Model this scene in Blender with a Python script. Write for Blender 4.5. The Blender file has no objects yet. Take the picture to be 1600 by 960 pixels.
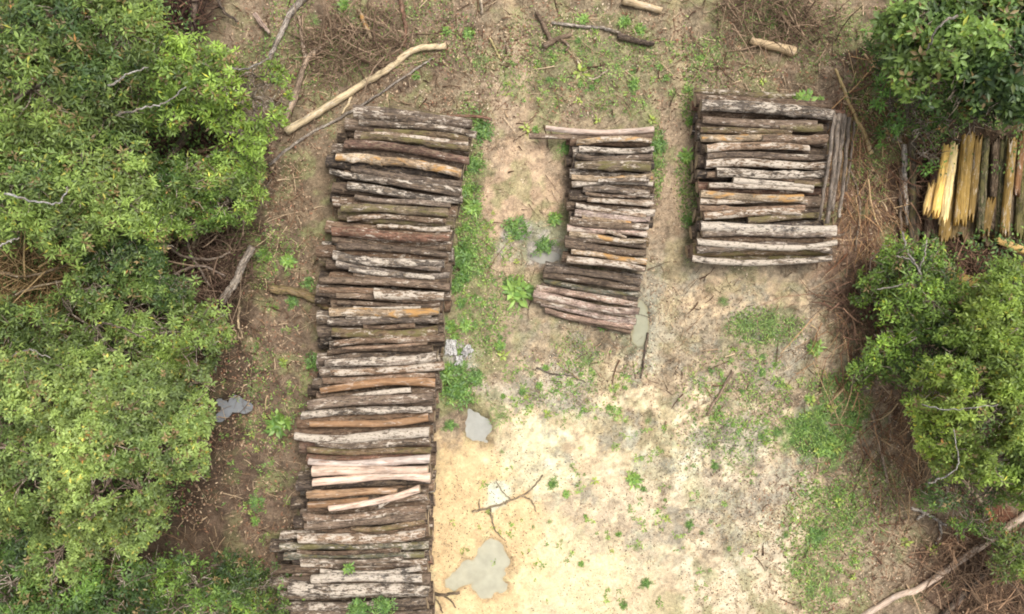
import bpy, math, random
import numpy as np
from mathutils import Vector, Matrix, noise as mnoise

# ------------------------------------------------------------------ basics
H = 16.0            # camera height over the clearing
PPM = 80.0          # photo pixels per metre on the ground
random.seed(7)
RNG = np.random.default_rng(11)
R = random.Random(5)
C = bpy.context.scene.collection
LF = 1.0            # how bright an albedo of 1 reads in this light

def P(px, py, z=0.0):
    """real-world point at height z that the drone sees at this place of the survey"""
    k = (H - z) / H
    return Vector(((px - 800) / PPM * k, (480 - py) / PPM * k, z))

def lin(c):
    c = c / 255.0
    return c / 12.92 if c <= 0.04045 else ((c + 0.055) / 1.055) ** 2.4

def alb(r, g, b):
    return tuple(min(0.8, lin(v) / LF) for v in (r, g, b))

def _hash(ix, iy, seed):
    h = (ix.astype(np.int64) * 374761393 + iy.astype(np.int64) * 668265263 + seed * 1442695041) & 0xFFFFFFFF
    h = ((h ^ (h >> 13)) * 1274126177) & 0xFFFFFFFF
    h = h ^ (h >> 16)
    return (h & 0xFFFFFF) / float(0xFFFFFF)

def vnoise(x, y, seed=0):
    ix = np.floor(x); iy = np.floor(y)
    fx = x - ix; fy = y - iy
    fx = fx * fx * (3 - 2 * fx); fy = fy * fy * (3 - 2 * fy)
    a = _hash(ix, iy, seed); b = _hash(ix + 1, iy, seed)
    c = _hash(ix, iy + 1, seed); d = _hash(ix + 1, iy + 1, seed)
    return (a * (1 - fx) + b * fx) * (1 - fy) + (c * (1 - fx) + d * fx) * fy

def fbm(x, y, seed=0, octv=4):
    s = 0; a = 0.5; t = 0
    for o in range(octv):
        s = s + a * vnoise(x * 2 ** o + 17.3 * o, y * 2 ** o - 9.1 * o, seed + o * 7)
        t += a; a *= 0.55
    return s / t

def sstep(e0, e1, x):
    t = np.clip((x - e0) / (e1 - e0), 0, 1)
    return t * t * (3 - 2 * t)

# ------------------------------------------------------------------ tagging
def tag(o, label=None, cat=None, group=None, kind=None):
    if label: o['label'] = label
    if cat: o['category'] = cat
    if group: o['group'] = group
    if kind: o['kind'] = kind
    return o

def link(name, me, parent=None):
    o = bpy.data.objects.new(name, me)
    C.objects.link(o)
    if parent is not None: o.parent = parent
    return o

def empty(name, loc):
    o = bpy.data.objects.new(name, None)
    o.empty_display_size = 0.2
    o.location = loc
    C.objects.link(o)
    return o

def mesh_np(name, verts, tris, mats, cols=None, smooth=False, midx=None):
    verts = np.asarray(verts, dtype=np.float32); tris = np.asarray(tris, dtype=np.int32)
    k = tris.shape[1]
    me = bpy.data.meshes.new(name)
    me.vertices.add(len(verts)); me.vertices.foreach_set('co', verts.ravel())
    me.loops.add(tris.size); me.loops.foreach_set('vertex_index', tris.ravel())
    me.polygons.add(len(tris))
    me.polygons.foreach_set('loop_start', np.arange(0, tris.size, k, dtype=np.int32))
    me.polygons.foreach_set('loop_total', np.full(len(tris), k, dtype=np.int32))
    if smooth: me.polygons.foreach_set('use_smooth', np.ones(len(tris), dtype=bool))
    if midx is not None: me.polygons.foreach_set('material_index', np.asarray(midx, dtype=np.int32))
    if cols is not None:
        a = me.color_attributes.new('tone', 'FLOAT_COLOR', 'POINT')
        c4 = np.ones((len(verts), 4), dtype=np.float32); c4[:, :3] = cols
        a.data.foreach_set('color', c4.ravel())
    for m in mats: me.materials.append(m)
    me.update(calc_edges=True); me.validate()
    return me

# ------------------------------------------------------------------ materials
def newmat(name):
    m = bpy.data.materials.new(name); m.use_nodes = True
    nt = m.node_tree; nt.nodes.clear()
    return m, nt, nt.nodes, nt.links

def N(nodes, t, **kw):
    n = nodes.new(t)
    for k, v in kw.items():
        if k.startswith('i_'): n.inputs[k[2:].replace('_', ' ')].default_value = v
        else: setattr(n, k, v)
    return n

def ramp(nodes, stops):
    n = nodes.new('ShaderNodeValToRGB'); e = n.color_ramp.elements
    while len(e) < len(stops): e.new(0.5)
    for el, (p, c) in zip(e, stops):
        el.position = p; el.color = (c, c, c, 1) if not isinstance(c, tuple) else (*c, 1)
    return n

def mixc(nodes, links, fac, a, b, blend='MIX'):
    n = nodes.new('ShaderNodeMix'); n.data_type = 'RGBA'; n.blend_type = blend
    for sock, v in ((n.inputs[0], fac), (n.inputs[6], a), (n.inputs[7], b)):
        if isinstance(v, bpy.types.NodeSocket): links.new(v, sock)
        elif isinstance(v, tuple): sock.default_value = (*v, 1)
        else: sock.default_value = v
    return n.outputs[2]

def mth(nodes, links, op, a, b=0.0, clamp=False):
    n = nodes.new('ShaderNodeMath'); n.operation = op; n.use_clamp = clamp
    for s, v in ((n.inputs[0], a), (n.inputs[1], b)):
        if isinstance(v, bpy.types.NodeSocket): links.new(v, s)
        else: s.default_value = v
    return n.outputs[0]

def noise_tex(nodes, links, vec, scale, detail=4, rough=0.6, dist=0.0):
    n = nodes.new('ShaderNodeTexNoise')
    n.inputs['Scale'].default_value = scale; n.inputs['Detail'].default_value = detail
    n.inputs['Roughness'].default_value = rough; n.inputs['Distortion'].default_value = dist
    links.new(vec, n.inputs['Vector'])
    return n.outputs['Fac']

def ground_material():
    m, nt, nd, lk = newmat('forest_soil')
    out = nd.new('ShaderNodeOutputMaterial'); b = nd.new('ShaderNodeBsdfPrincipled')
    at = N(nd, 'ShaderNodeAttribute', attribute_name='tone')
    g = nd.new('ShaderNodeNewGeometry'); pos = g.outputs['Position']
    n1 = noise_tex(nd, lk, pos, 3.5, 6, 0.65, 0.4)
    n2 = noise_tex(nd, lk, pos, 16, 5, 0.7, 0.2)
    n3 = noise_tex(nd, lk, pos, 60, 3, 0.7)
    r1 = ramp(nd, [(0.3, 0.66), (0.68, 1.22)]); lk.new(n1, r1.inputs[0])
    r2 = ramp(nd, [(0.34, 0.62), (0.5, 1.0), (0.66, 1.24)]); lk.new(n2, r2.inputs[0])
    r3 = ramp(nd, [(0.34, 0.62), (0.64, 1.28)]); lk.new(n3, r3.inputs[0])
    # sand is smoother than the litter: fade the mottling with the tone's own brightness
    sep = nd.new('ShaderNodeSeparateColor'); lk.new(at.outputs['Color'], sep.inputs[0])
    calm = nd.new('ShaderNodeMapRange'); lk.new(sep.outputs[0], calm.inputs[0])
    calm.inputs[1].default_value = 0.3; calm.inputs[2].default_value = 0.7
    calm.inputs[3].default_value = 1.0; calm.inputs[4].default_value = 0.4
    c = mixc(nd, lk, calm.outputs[0], at.outputs['Color'], r1.outputs[0], 'MULTIPLY')
    c = mixc(nd, lk, calm.outputs[0], c, r2.outputs[0], 'MULTIPLY')
    c = mixc(nd, lk, calm.outputs[0], c, r3.outputs[0], 'MULTIPLY')
    # reddish leaf stain
    ns = noise_tex(nd, lk, pos, 6.5, 5, 0.7, 1.0)
    rs = ramp(nd, [(0.52, 0.0), (0.68, 0.5)]); lk.new(ns, rs.inputs[0])
    c = mixc(nd, lk, mth(nd, lk, 'MULTIPLY', rs.outputs[0], calm.outputs[0]), c, (0.85, 0.68, 0.58), 'MULTIPLY')
    lk.new(c, b.inputs['Base Color'])
    b.inputs['Roughness'].default_value = 0.95
    b.inputs['Specular IOR Level'].default_value = 0.15
    hsum = mth(nd, lk, 'ADD', n2, mth(nd, lk, 'MULTIPLY', n3, 0.5))
    bp = nd.new('ShaderNodeBump'); bp.inputs['Strength'].default_value = 0.75; bp.inputs['Distance'].default_value = 0.04
    lk.new(hsum, bp.inputs['Height']); lk.new(bp.outputs[0], b.inputs['Normal'])
    lk.new(b.outputs[0], out.inputs[0])
    return m

def bark_material(name, moss=0.0, peeled=False, rust=0.0):
    m, nt, nd, lk = newmat(name)
    out = nd.new('ShaderNodeOutputMaterial'); b = nd.new('ShaderNodeBsdfPrincipled')
    oi = nd.new('ShaderNodeObjectInfo'); tc = nd.new('ShaderNodeTexCoord')
    off = nd.new('ShaderNodeVectorMath'); off.operation = 'ADD'
    lk.new(tc.outputs['Object'], off.inputs[0])
    mul = mth(nd, lk, 'MULTIPLY', oi.outputs['Random'], 71.0)
    cx = nd.new('ShaderNodeCombineXYZ')
    for i in range(3): lk.new(mul, cx.inputs[i])
    lk.new(cx.outputs[0], off.inputs[1])
    def scaled(s):
        v = nd.new('ShaderNodeVectorMath'); v.operation = 'MULTIPLY'
        lk.new(off.outputs[0], v.inputs[0]); v.inputs[1].default_value = s
        return v.outputs[0]
    streak = noise_tex(nd, lk, scaled((2.2, 24, 24)), 1.0, 6, 0.72, 0.5)
    along = noise_tex(nd, lk, scaled((2.4, 2, 2)), 1.0, 3, 0.6)
    grain = noise_tex(nd, lk, scaled((7, 70, 70)), 1.0, 3, 0.7)
    patch = noise_tex(nd, lk, scaled((4.0, 15, 15)), 1.0, 5, 0.7, 0.9)
    blot = noise_tex(nd, lk, scaled((14, 30, 30)), 1.0, 4, 0.72, 0.6)
    rs = ramp(nd, [(0.34, 0.32 if not peeled else 0.38), (0.5, 1.0), (0.66, 1.45 if not peeled else 1.2)]); lk.new(streak, rs.inputs[0])
    rg = ramp(nd, [(0.3, 0.72), (0.7, 1.25)]); lk.new(grain, rg.inputs[0])
    c = mixc(nd, lk, 1.0, oi.outputs['Color'], rs.outputs[0], 'MULTIPLY')
    c = mixc(nd, lk, 1.0 if not peeled else 0.5, c, rg.outputs[0], 'MULTIPLY')
    ra = ramp(nd, [(0.34, 0.62), (0.66, 1.35)]); lk.new(along, ra.inputs[0])
    c = mixc(nd, lk, 1.0 if not peeled else .5, c, ra.outputs[0], 'MULTIPLY')
    if not peeled:
        th = nd.new('ShaderNodeMapRange'); lk.new(oi.outputs['Alpha'], th.inputs[0])
        th.inputs[1].default_value = 0; th.inputs[2].default_value = 1
        th.inputs[3].default_value = 0.64; th.inputs[4].default_value = 0.432
        pv = mth(nd, lk, 'ADD', mth(nd, lk, 'MULTIPLY', patch, 0.5), mth(nd, lk, 'MULTIPLY', blot, 0.25))
        pv = mth(nd, lk, 'ADD', pv, mth(nd, lk, 'MULTIPLY', along, 0.25))
        d = mth(nd, lk, 'SUBTRACT', pv, th.outputs[0])
        f = mth(nd, lk, 'MULTIPLY', d, 26.0, True)
        f = mth(nd, lk, 'MULTIPLY', f, 0.88)
        # brown and olive stains between the pale flakes
        t2 = noise_tex(nd, lk, scaled((3.2, 9, 9)), 1.7, 4, 0.7, 1.4)
        q1 = ramp(nd, [(0.50, 0.0), (0.58, 0.75)]); lk.new(t2, q1.inputs[0])
        c = mixc(nd, lk, q1.outputs[0], c, (0.225, 0.165, 0.11))
        q2 = ramp(nd, [(0.38, 0.75), (0.46, 0.0)]); lk.new(t2, q2.inputs[0])
        c = mixc(nd, lk, q2.outputs[0], c, (0.075, 0.058, 0.042))
        c = mixc(nd, lk, 0.8, c, rg.outputs[0], 'MULTIPLY')
        pc = mixc(nd, lk, blot, (0.36, 0.28, 0.19), (0.76, 0.67, 0.56))
        c = mixc(nd, lk, f, c, pc)
        # dark rotten spots
        dk = ramp(nd, [(0.36, 0.22), (0.45, 1.0)]); lk.new(blot, dk.inputs[0])
        c = mixc(nd, lk, 0.85, c, dk.outputs[0], 'MULTIPLY')
    else:
        dk = ramp(nd, [(0.30, (0.50, 0.30, 0.20)), (0.42, (1.0, 1.0, 1.0))]); lk.new(patch, dk.inputs[0])
        c = mixc(nd, lk, 0.7, c, dk.outputs[0], 'MULTIPLY')
        wf = ramp(nd, [(0.55, 0.0), (0.70, 0.55)]); lk.new(patch, wf.inputs[0])
        c = mixc(nd, lk, wf.outputs[0], c, (0.76, 0.70, 0.62))
    if moss:
        mn = noise_tex(nd, lk, scaled((2.5, 6, 6)), 1.0, 5, 0.7, 1.2)
        rm = ramp(nd, [(0.60 - 0.22 * moss, 0.0), (0.72 - 0.2 * moss, 0.8)]); lk.new(mn, rm.inputs[0])
        c = mixc(nd, lk, rm.outputs[0], c, (0.17, 0.145, 0.055))
    if rust:
        mn = noise_tex(nd, lk, scaled((2.2, 5, 5)), 1.0, 3, 0.6, 0.8)
        rm = ramp(nd, [(0.55, 0.0), (0.62, rust)]); lk.new(mn, rm.inputs[0])
        c = mixc(nd, lk, rm.outputs[0], c, (0.50, 0.27, 0.09))
    lk.new(c, b.inputs['Base Color'])
    b.inputs['Roughness'].default_value = 0.85 if not peeled else 0.7
    b.inputs['Specular IOR Level'].default_value = 0.2
    hs = mth(nd, lk, 'ADD', streak, mth(nd, lk, 'MULTIPLY', blot, 0.6))
    hs = mth(nd, lk, 'ADD', hs, mth(nd, lk, 'MULTIPLY', grain, 0.35))
    bp = nd.new('ShaderNodeBump'); bp.inputs['Strength'].default_value = 0.9 if not peeled else 0.35
    bp.inputs['Distance'].default_value = 0.025
    lk.new(hs, bp.inputs['Height']); lk.new(bp.outputs[0], b.inputs['Normal'])
    lk.new(b.outputs[0], out.inputs[0])
    return m

def cut_material():
    m, nt, nd, lk = newmat('cut_wood')
    out = nd.new('ShaderNodeOutputMaterial'); b = nd.new('ShaderNodeBsdfPrincipled')
    tc = nd.new('ShaderNodeTexCoord'); oi = nd.new('ShaderNodeObjectInfo')
    w = N(nd, 'ShaderNodeTexWave', wave_type='RINGS', rings_direction='X')
    w.inputs['Scale'].default_value = 14; w.inputs['Distortion'].default_value = 2.5
    lk.new(tc.outputs['Object'], w.inputs['Vector'])
    n = noise_tex(nd, lk, tc.outputs['Object'], 22, 5, 0.7)
    rw = ramp(nd, [(0.0, 0.7), (1.0, 1.1)]); lk.new(w.outputs['Fac'], rw.inputs[0])
    rn = ramp(nd, [(0.3, 0.55), (0.7, 1.2)]); lk.new(n, rn.inputs[0])
    c = mixc(nd, lk, 1.0, oi.outputs['Color'], rw.outputs[0], 'MULTIPLY')
    c = mixc(nd, lk, 1.0, c, rn.outputs[0], 'MULTIPLY')
    lk.new(c, b.inputs['Base Color']); b.inputs['Roughness'].default_value = 0.9
    lk.new(b.outputs[0], out.inputs[0])
    return m

def leaf_material(name, trans=0.35, gloss=0.06):
    m, nt, nd, lk = newmat(name)
    out = nd.new('ShaderNodeOutputMaterial')
    at = N(nd, 'ShaderNodeAttribute', attribute_name='tone')
    g = nd.new('ShaderNodeNewGeometry')
    n = noise_tex(nd, lk, g.outputs['Position'], 9, 3, 0.6)
    rn = ramp(nd, [(0.3, 0.75), (0.7, 1.2)]); lk.new(n, rn.inputs[0])
    c = mixc(nd, lk, 1.0, at.outputs['Color'], rn.outputs[0], 'MULTIPLY')
    df = nd.new('ShaderNodeBsdfDiffuse'); lk.new(c, df.inputs[0])
    tr = nd.new('ShaderNodeBsdfTranslucent')
    ct = mixc(nd, lk, 1.0, c, (1.25, 1.15, 0.6), 'MULTIPLY'); lk.new(ct, tr.inputs[0])
    gl = nd.new('ShaderNodeBsdfGlossy'); gl.inputs['Roughness'].default_value = 0.45
    gl.inputs[0].default_value = (0.8, 0.85, 0.8, 1)
    a = nd.new('ShaderNodeMixShader'); a.inputs[0].default_value = trans
    lk.new(df.outputs[0], a.inputs[1]); lk.new(tr.outputs[0], a.inputs[2])
    s = nd.new('ShaderNodeMixShader'); s.inputs[0].default_value = gloss
    lk.new(a.outputs[0], s.inputs[1]); lk.new(gl.outputs[0], s.inputs[2])
    lk.new(s.outputs[0], out.inputs[0])
    return m

def tone_material(name, rough=0.9):
    m, nt, nd, lk = newmat(name)
    out = nd.new('ShaderNodeOutputMaterial'); b = nd.new('ShaderNodeBsdfPrincipled')
    at = N(nd, 'ShaderNodeAttribute', attribute_name='tone')
    g = nd.new('ShaderNodeNewGeometry')
    n = noise_tex(nd, lk, g.outputs['Position'], 40, 3, 0.6)
    rn = ramp(nd, [(0.3, 0.7), (0.7, 1.25)]); lk.new(n, rn.inputs[0])
    c = mixc(nd, lk, 1.0, at.outputs['Color'], rn.outputs[0], 'MULTIPLY')
    lk.new(c, b.inputs['Base Color']); b.inputs['Roughness'].default_value = rough
    b.inputs['Specular IOR Level'].default_value = 0.2
    lk.new(b.outputs[0], out.inputs[0])
    return m

def water_material():
    m, nt, nd, lk = newmat('muddy_water')
    out = nd.new('ShaderNodeOutputMaterial'); b = nd.new('ShaderNodeBsdfPrincipled')
    oi = N(nd, 'ShaderNodeAttribute', attribute_name='tone'); g = nd.new('ShaderNodeNewGeometry')
    n = noise_tex(nd, lk, g.outputs['Position'], 5, 4, 0.6)
    rn = ramp(nd, [(0.3, 0.86), (0.7, 1.08)]); lk.new(n, rn.inputs[0])
    c = mixc(nd, lk, 1.0, oi.outputs['Color'], rn.outputs[0], 'MULTIPLY')
    lk.new(c, b.inputs['Base Color']); b.inputs['Roughness'].default_value = 0.12
    b.inputs['IOR'].default_value = 1.33
    n2 = noise_tex(nd, lk, g.outputs['Position'], 14, 2, 0.5)
    bp = nd.new('ShaderNodeBump'); bp.inputs['Strength'].default_value = 0.05; lk.new(n2, bp.inputs['Height'])
    lk.new(bp.outputs[0], b.inputs['Normal'])
    lk.new(b.outputs[0], out.inputs[0])
    return m

M = dict(ground=ground_material(), bark=bark_material('weathered_bark'),
         moss=bark_material('mossy_bark', moss=0.55), rust=bark_material('flaking_bark', rust=0.8),
         peeled=bark_material('peeled_wood', peeled=True), cut=cut_material(),
         leaf=leaf_material('green_leaves', .38, .03), weed=leaf_material('weed_leaves', 0.3, 0.04),
         litter=tone_material('dry_litter'), water=water_material())

# ------------------------------------------------------------------ the ground
BASE = np.array(alb(150, 127, 98))
# (cx, cy, rx, ry, colour, opacity, edge raggedness)
OVER = [
    (860, 100, 420, 120, alb(154, 136, 102), .8, .7),
    (600, 60, 150, 110, alb(140, 116, 90), .8, .6),
    (380, 560, 120, 420, alb(128, 106, 82), .9, .4),
    (470, 330, 80, 120, alb(134, 113, 84), .8, .5),
    (350, 790, 90, 130, alb(118, 95, 74), .8, .5),
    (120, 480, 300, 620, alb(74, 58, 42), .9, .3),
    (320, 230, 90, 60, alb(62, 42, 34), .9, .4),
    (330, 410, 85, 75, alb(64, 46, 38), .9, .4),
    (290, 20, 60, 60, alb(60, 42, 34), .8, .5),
    (800, 300, 90, 210, alb(176, 150, 116), .9, .6),
    (815, 300, 60, 90, alb(205, 170, 130), .8, .9),
    (800, 140, 26, 70, alb(190, 165, 132), .7, .8),
    (1050, 300, 40, 190, alb(176, 150, 116), .8, .6),
    (830, 390, 60, 32, alb(178, 172, 158), .8, .7),
    (1350, 270, 90, 170, alb(146, 112, 86), .9, .5),
    (1330, 530, 90, 130, alb(146, 114, 88), .8, .6),
    (1400, 690, 70, 90, alb(136, 108, 82), .9, .5),
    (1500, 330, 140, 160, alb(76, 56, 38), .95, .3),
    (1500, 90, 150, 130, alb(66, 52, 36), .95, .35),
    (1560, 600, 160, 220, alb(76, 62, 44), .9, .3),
    (1540, 900, 120, 90, alb(108, 84, 64), .9, .4),
    (1540, 830, 50, 34, alb(128, 74, 46), .8, .8),
    (1180, 60, 90, 60, alb(118, 96, 72), .7, .6),
    (1110, 520, 260, 130, alb(178, 158, 124), .9, .6),
    (850, 540, 180, 90, alb(166, 146, 112), .8, .7),
    (1150, 460, 120, 30, alb(208, 176, 132), .7, .9),
    (1280, 780, 140, 180, alb(170, 148, 114), .8, .6),
    (980, 860, 330, 260, alb(220, 192, 146), 1.0, .5),
    (960, 680, 200, 110, alb(220, 192, 146), .9, .7),
    (740, 850, 110, 170, alb(228, 190, 128), 1.0, .4),
    (830, 720, 60, 60, alb(240, 214, 160), .9, .8),
    (1150, 800, 110, 190, alb(224, 200, 158), .9, .7),
    (1060, 730, 90, 60, alb(240, 214, 168), .8, .9),
    (900, 900, 90, 80, alb(240, 208, 150), .8, .8),
    (990, 810, 110, 60, alb(206, 182, 146), .7, .9),
    (1160, 760, 80, 60, alb(196, 174, 142), .7, .9),
    (770, 775, 24, 24, alb(246, 228, 188), 1, .5),
    (1000, 500, 45, 70, alb(176, 170, 142), .8, .7),
    (860, 620, 90, 34, alb(186, 174, 148), .7, .8),
    (1150, 690, 60, 40, alb(172, 164, 140), .7, .8),
    (715, 560, 32, 36, alb(190, 184, 172), .8, .8),
    (698, 670, 14, 40, alb(160, 140, 110), .6, .9),
    (1296, 660, 60, 70, alb(116, 156, 62), 1, .6),
    (1390, 880, 60, 40, alb(186, 164, 128), .6, .8),
    (1360, 820, 60, 120, alb(150, 134, 100), .6, .8),
    # greenish moss washes
    (735, 300, 26, 150, alb(116, 120, 66), .6, .9),
    (740, 480, 40, 60, alb(128, 126, 76), .6, .9),
    (950, 110, 160, 60, alb(138, 136, 84), .5, 1.0),
    (1200, 510, 50, 36, alb(110, 122, 66), .6, .9),
    (1290, 860, 40, 80, alb(150, 144, 92), .5, 1.0),
    (440, 110, 70, 60, alb(112, 104, 64), .5, .9),
    (400, 400, 60, 50, alb(112, 98, 60), .6, .9),
    (720, 610, 34, 30, alb(96, 112, 58), .7, .8),
]
PUD = [  # cx, cy, rx, ry, rot, colour, size of the water sheet
    (747, 668, 24, 30, 0.1, alb(160, 158, 148), 46),
    (768, 876, 25, 32, 0.0, alb(172, 167, 145), 92),
    (735, 898, 38, 17, -0.42, None, 0),
    (764, 912, 28, 24, 0.0, None, 0),
    (372, 634, 18, 12, 0.3, alb(132, 134, 136), 52),
    (346, 650, 20, 8, -0.7, None, 0),
    (344, 630, 12, 7, 0.6, None, 0),
    (1001, 508, 12, 34, 0.1, alb(150, 148, 124), 50),
    (850, 402, 26, 10, 0.0, alb(150, 146, 134), 44),
]

def wpx(x, y): return 800 + x * PPM, 480 - y * PPM

def pudmask(px, py):
    m = np.zeros_like(px)
    for i, (cx, cy, rx, ry, rot, col, sh) in enumerate(PUD):
        dx = px - cx; dy = py - cy
        u = (dx * math.cos(rot) + dy * math.sin(rot)) / rx
        v = (-dx * math.sin(rot) + dy * math.cos(rot)) / ry
        d = np.sqrt(u * u + v * v) + (fbm(px / 22, py / 22, 90 + i, 3) - .5) * 1.1
        m = np.maximum(m, sstep(1.35, 0.75, d))
    return m

def ground_h(x, y):
    x = np.asarray(x, dtype=float); y = np.asarray(y, dtype=float)
    px, py = wpx(x, y)
    fade = sstep(30, 16, np.abs(x)) * sstep(26, 14, np.abs(y))
    h = (fbm(x * .5, y * .5, 3, 3) - .5) * .16 + (fbm(x * 2.6, y * 2.6, 21, 4) - .5) * .10 + (fbm(x * 8, y * 8, 41, 2) - .5) * .045
    sand = sstep(1.3, .5, np.sqrt(((px - 950) / 330) ** 2 + ((py - 860) / 260) ** 2))
    h = h * (1 - .55 * sand) - 0.02
    p = pudmask(px, py)
    h = h * (1 - p) + (-.105) * p
    return h * fade

def build_ground():
    def axis(a, step, outer):
        inner = np.arange(-a, a + 1e-6, step)
        o = np.array(outer)
        return np.concatenate([-o[::-1], inner, o])
    xs = axis(13.0, 0.045, [13.6, 14.6, 16, 19, 25, 40, 80, 200, 600])
    ys = axis(9.0, 0.045, [9.6, 10.6, 12, 15, 21, 36, 80, 200, 600])
    X, Y = np.meshgrid(xs, ys)
    x = X.ravel(); y = Y.ravel()
    z = ground_h(x, y)
    px, py = wpx(x, y)
    wx = px + (fbm(px / 45, py / 45, 60, 4) - .5) * 70
    wy = py + (fbm(px / 45, py / 45, 70, 4) - .5) * 70
    col = np.tile(BASE, (len(x), 1))
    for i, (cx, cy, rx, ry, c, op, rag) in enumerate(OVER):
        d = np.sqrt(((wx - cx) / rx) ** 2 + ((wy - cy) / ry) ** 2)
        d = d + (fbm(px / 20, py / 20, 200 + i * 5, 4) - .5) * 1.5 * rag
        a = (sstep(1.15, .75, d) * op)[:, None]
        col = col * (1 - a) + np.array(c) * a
    lum = col @ np.array([.3, .6, .1])
    col = (col * .80 + lum[:, None] * .20) * np.array([1.0, 1.0, 1.0])
    leftsand = sstep(1.25, .75, np.sqrt(((px - 830) / 230) ** 2 + ((py - 860) / 190) ** 2))
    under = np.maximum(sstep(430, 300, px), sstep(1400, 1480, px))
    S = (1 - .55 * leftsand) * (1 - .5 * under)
    mid = sstep(1.3, .7, np.sqrt(((px - 1080) / 280) ** 2 + ((py - 640) / 250) ** 2))
    mot = fbm(px / 26, py / 26, 500, 5)
    m1 = (sstep(.50, .64, mot) * S * (.45 + .35 * mid))[:, None]
    col = col * (1 - m1) + np.minimum(col * .55, 1) * np.array([1, .98, .98]) * m1 + 0
    fine = fbm(px / 7, py / 7, 530, 3)
    m2 = (sstep(.56, .70, fine) * S * (.5 + .25 * mid))[:, None]
    col = col * (1 - m2) + col * .42 * m2
    m3 = (sstep(.55, .68, fbm(px / 9, py / 9, 560, 3)) * (1 - under) * (.35 + .4 * mid))[:, None]
    col = col * (1 - m3) + np.minimum(col * 1.45 + .04, .74) * np.array([1, .95, .86]) * m3
    gr = (sstep(.50, .64, fbm(px / 30, py / 30, 590, 4)) * (1 - under) * (.62 - .62 * leftsand) * (1 - .5 * mid))[:, None]
    col = col * (1 - gr) + np.array(alb(140, 142, 96)) * gr
    mud = (sstep(.52, .60, fbm(px / 34 + 3, py / 30, 610, 6)) * mid * (.3 + .7 * sstep(.42, .56, fbm(px / 8, py / 8, 615, 3))) * .7)[:, None]
    col = col * (1 - mud) + np.array(alb(158, 152, 134)) * mud
    # two faint wheel tracks running down the clearing
    for tx, tw in ((800, 14), (1052, 16)):
        d = np.abs(px - tx - 18 * np.sin(py / 130) - (fbm(px / 40, py / 40, 640, 2) - .5) * 30) / tw
        tk = (sstep(1.2, .5, d) * sstep(620, 480, py) * .35)[:, None]
        col = col * (1 - tk) + np.array(alb(196, 172, 138)) * tk
    pm = pudmask(px, py)[:, None]
    col = col * (1 - .35 * pm)
    nx, ny = len(xs), len(ys)
    idx = np.arange(nx * ny).reshape(ny, nx)
    q = np.stack([idx[:-1, :-1].ravel(), idx[:-1, 1:].ravel(), idx[1:, 1:].ravel(), idx[1:, :-1].ravel()], 1)
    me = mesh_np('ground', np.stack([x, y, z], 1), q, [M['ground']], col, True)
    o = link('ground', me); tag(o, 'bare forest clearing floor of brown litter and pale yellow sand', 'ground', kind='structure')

build_ground()

def build_puddles():
    labs = ['grey muddy puddle beside the right edge of the long log stack',
            'large beige muddy puddle on the yellow sand near the lower end of the long stack',
            'blue grey puddle in the leaf litter left of the long stack',
            'shallow greenish grey puddle below the short middle stack',
            'thin grey puddle left of the lower end of the middle stack']
    n = 0
    for (cx, cy, rx, ry, rot, col, sh) in PUD:
        if not sh: continue
        if n == 1: cx, cy = 752, 892
        c = P(cx, cy, 0); g = np.linspace(-sh / PPM, sh / PPM, 60)
        X, Y = np.meshgrid(g, g); x = X.ravel(); y = Y.ravel(); K = len(g)
        px, py = wpx(x + c.x, y + c.y)
        t = sstep(.25, .98, pudmask(px, py)) * (.82 + .36 * (fbm(px / 16, py / 16, 700 + n, 3)))
        t = np.clip(t, 0, 1)[:, None]
        shore = np.array(col) * np.array([.86, .76, .60])
        tone = shore * (1 - t) + np.array(col) * t
        idx = np.arange(K * K).reshape(K, K)
        q = np.stack([idx[:-1, :-1].ravel(), idx[:-1, 1:].ravel(), idx[1:, 1:].ravel(), idx[1:, :-1].ravel()], 1)
        rr = np.hypot(X, Y).ravel(); q = q[(rr[q] < sh / PPM).all(axis=1)]
        me = mesh_np('puddle', np.stack([x, y, x * 0], 1), q, [M['water']], tone, True)
        o = link('puddle', me); o.location = (c.x, c.y, -0.078)
        tag(o, labs[n], 'puddle', kind='structure')
        n += 1
build_puddles()

def gz(x, y): return float(ground_h(np.array([x]), np.array([y]))[0])

# ------------------------------------------------------------------ logs
STY = {  # base colour, pale patches, material, words
    'dark':   ((.115, .078, .054), .34, 'bark', 'dark brown rough'),
    'black':  ((.065, .048, .038), .36, 'bark', 'nearly black'),
    'grey':   ((.175, .130, .098), .46, 'bark', 'grey weathered'),
    'lichen': ((.150, .118, .092), .66, 'bark', 'grey log mottled with pale lichen,'),
    'white':  ((.26, .215, .175), .88, 'bark', 'whitish flaking'),
    'olive':  ((.185, .128, .075), .42, 'moss', 'olive brown mossy'),
    'green':  ((.13, .125, .092), .48, 'moss', 'grey green mossy'),
    'red':    ((.185, .098, .066), .38, 'bark', 'reddish brown'),
    'brown':  ((.215, .140, .092), .42, 'bark', 'mid brown'),
    'tan':    ((.42, .30, .185), .52, 'rust', 'light tan'),
    'spot':   ((.30, .20, .13), .72, 'bark', 'brown log with pinkish pale patches,'),
    'orange': ((.31, .185, .10), .16, 'peeled', 'orange brown stripped'),
    'peel':   ((.60, .45, .35), 0, 'peeled', 'pale pinkish peeled'),
    'pinkgrey': ((.44, .31, .245), .55, 'bark', 'pinkish grey split'),
}

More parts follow.
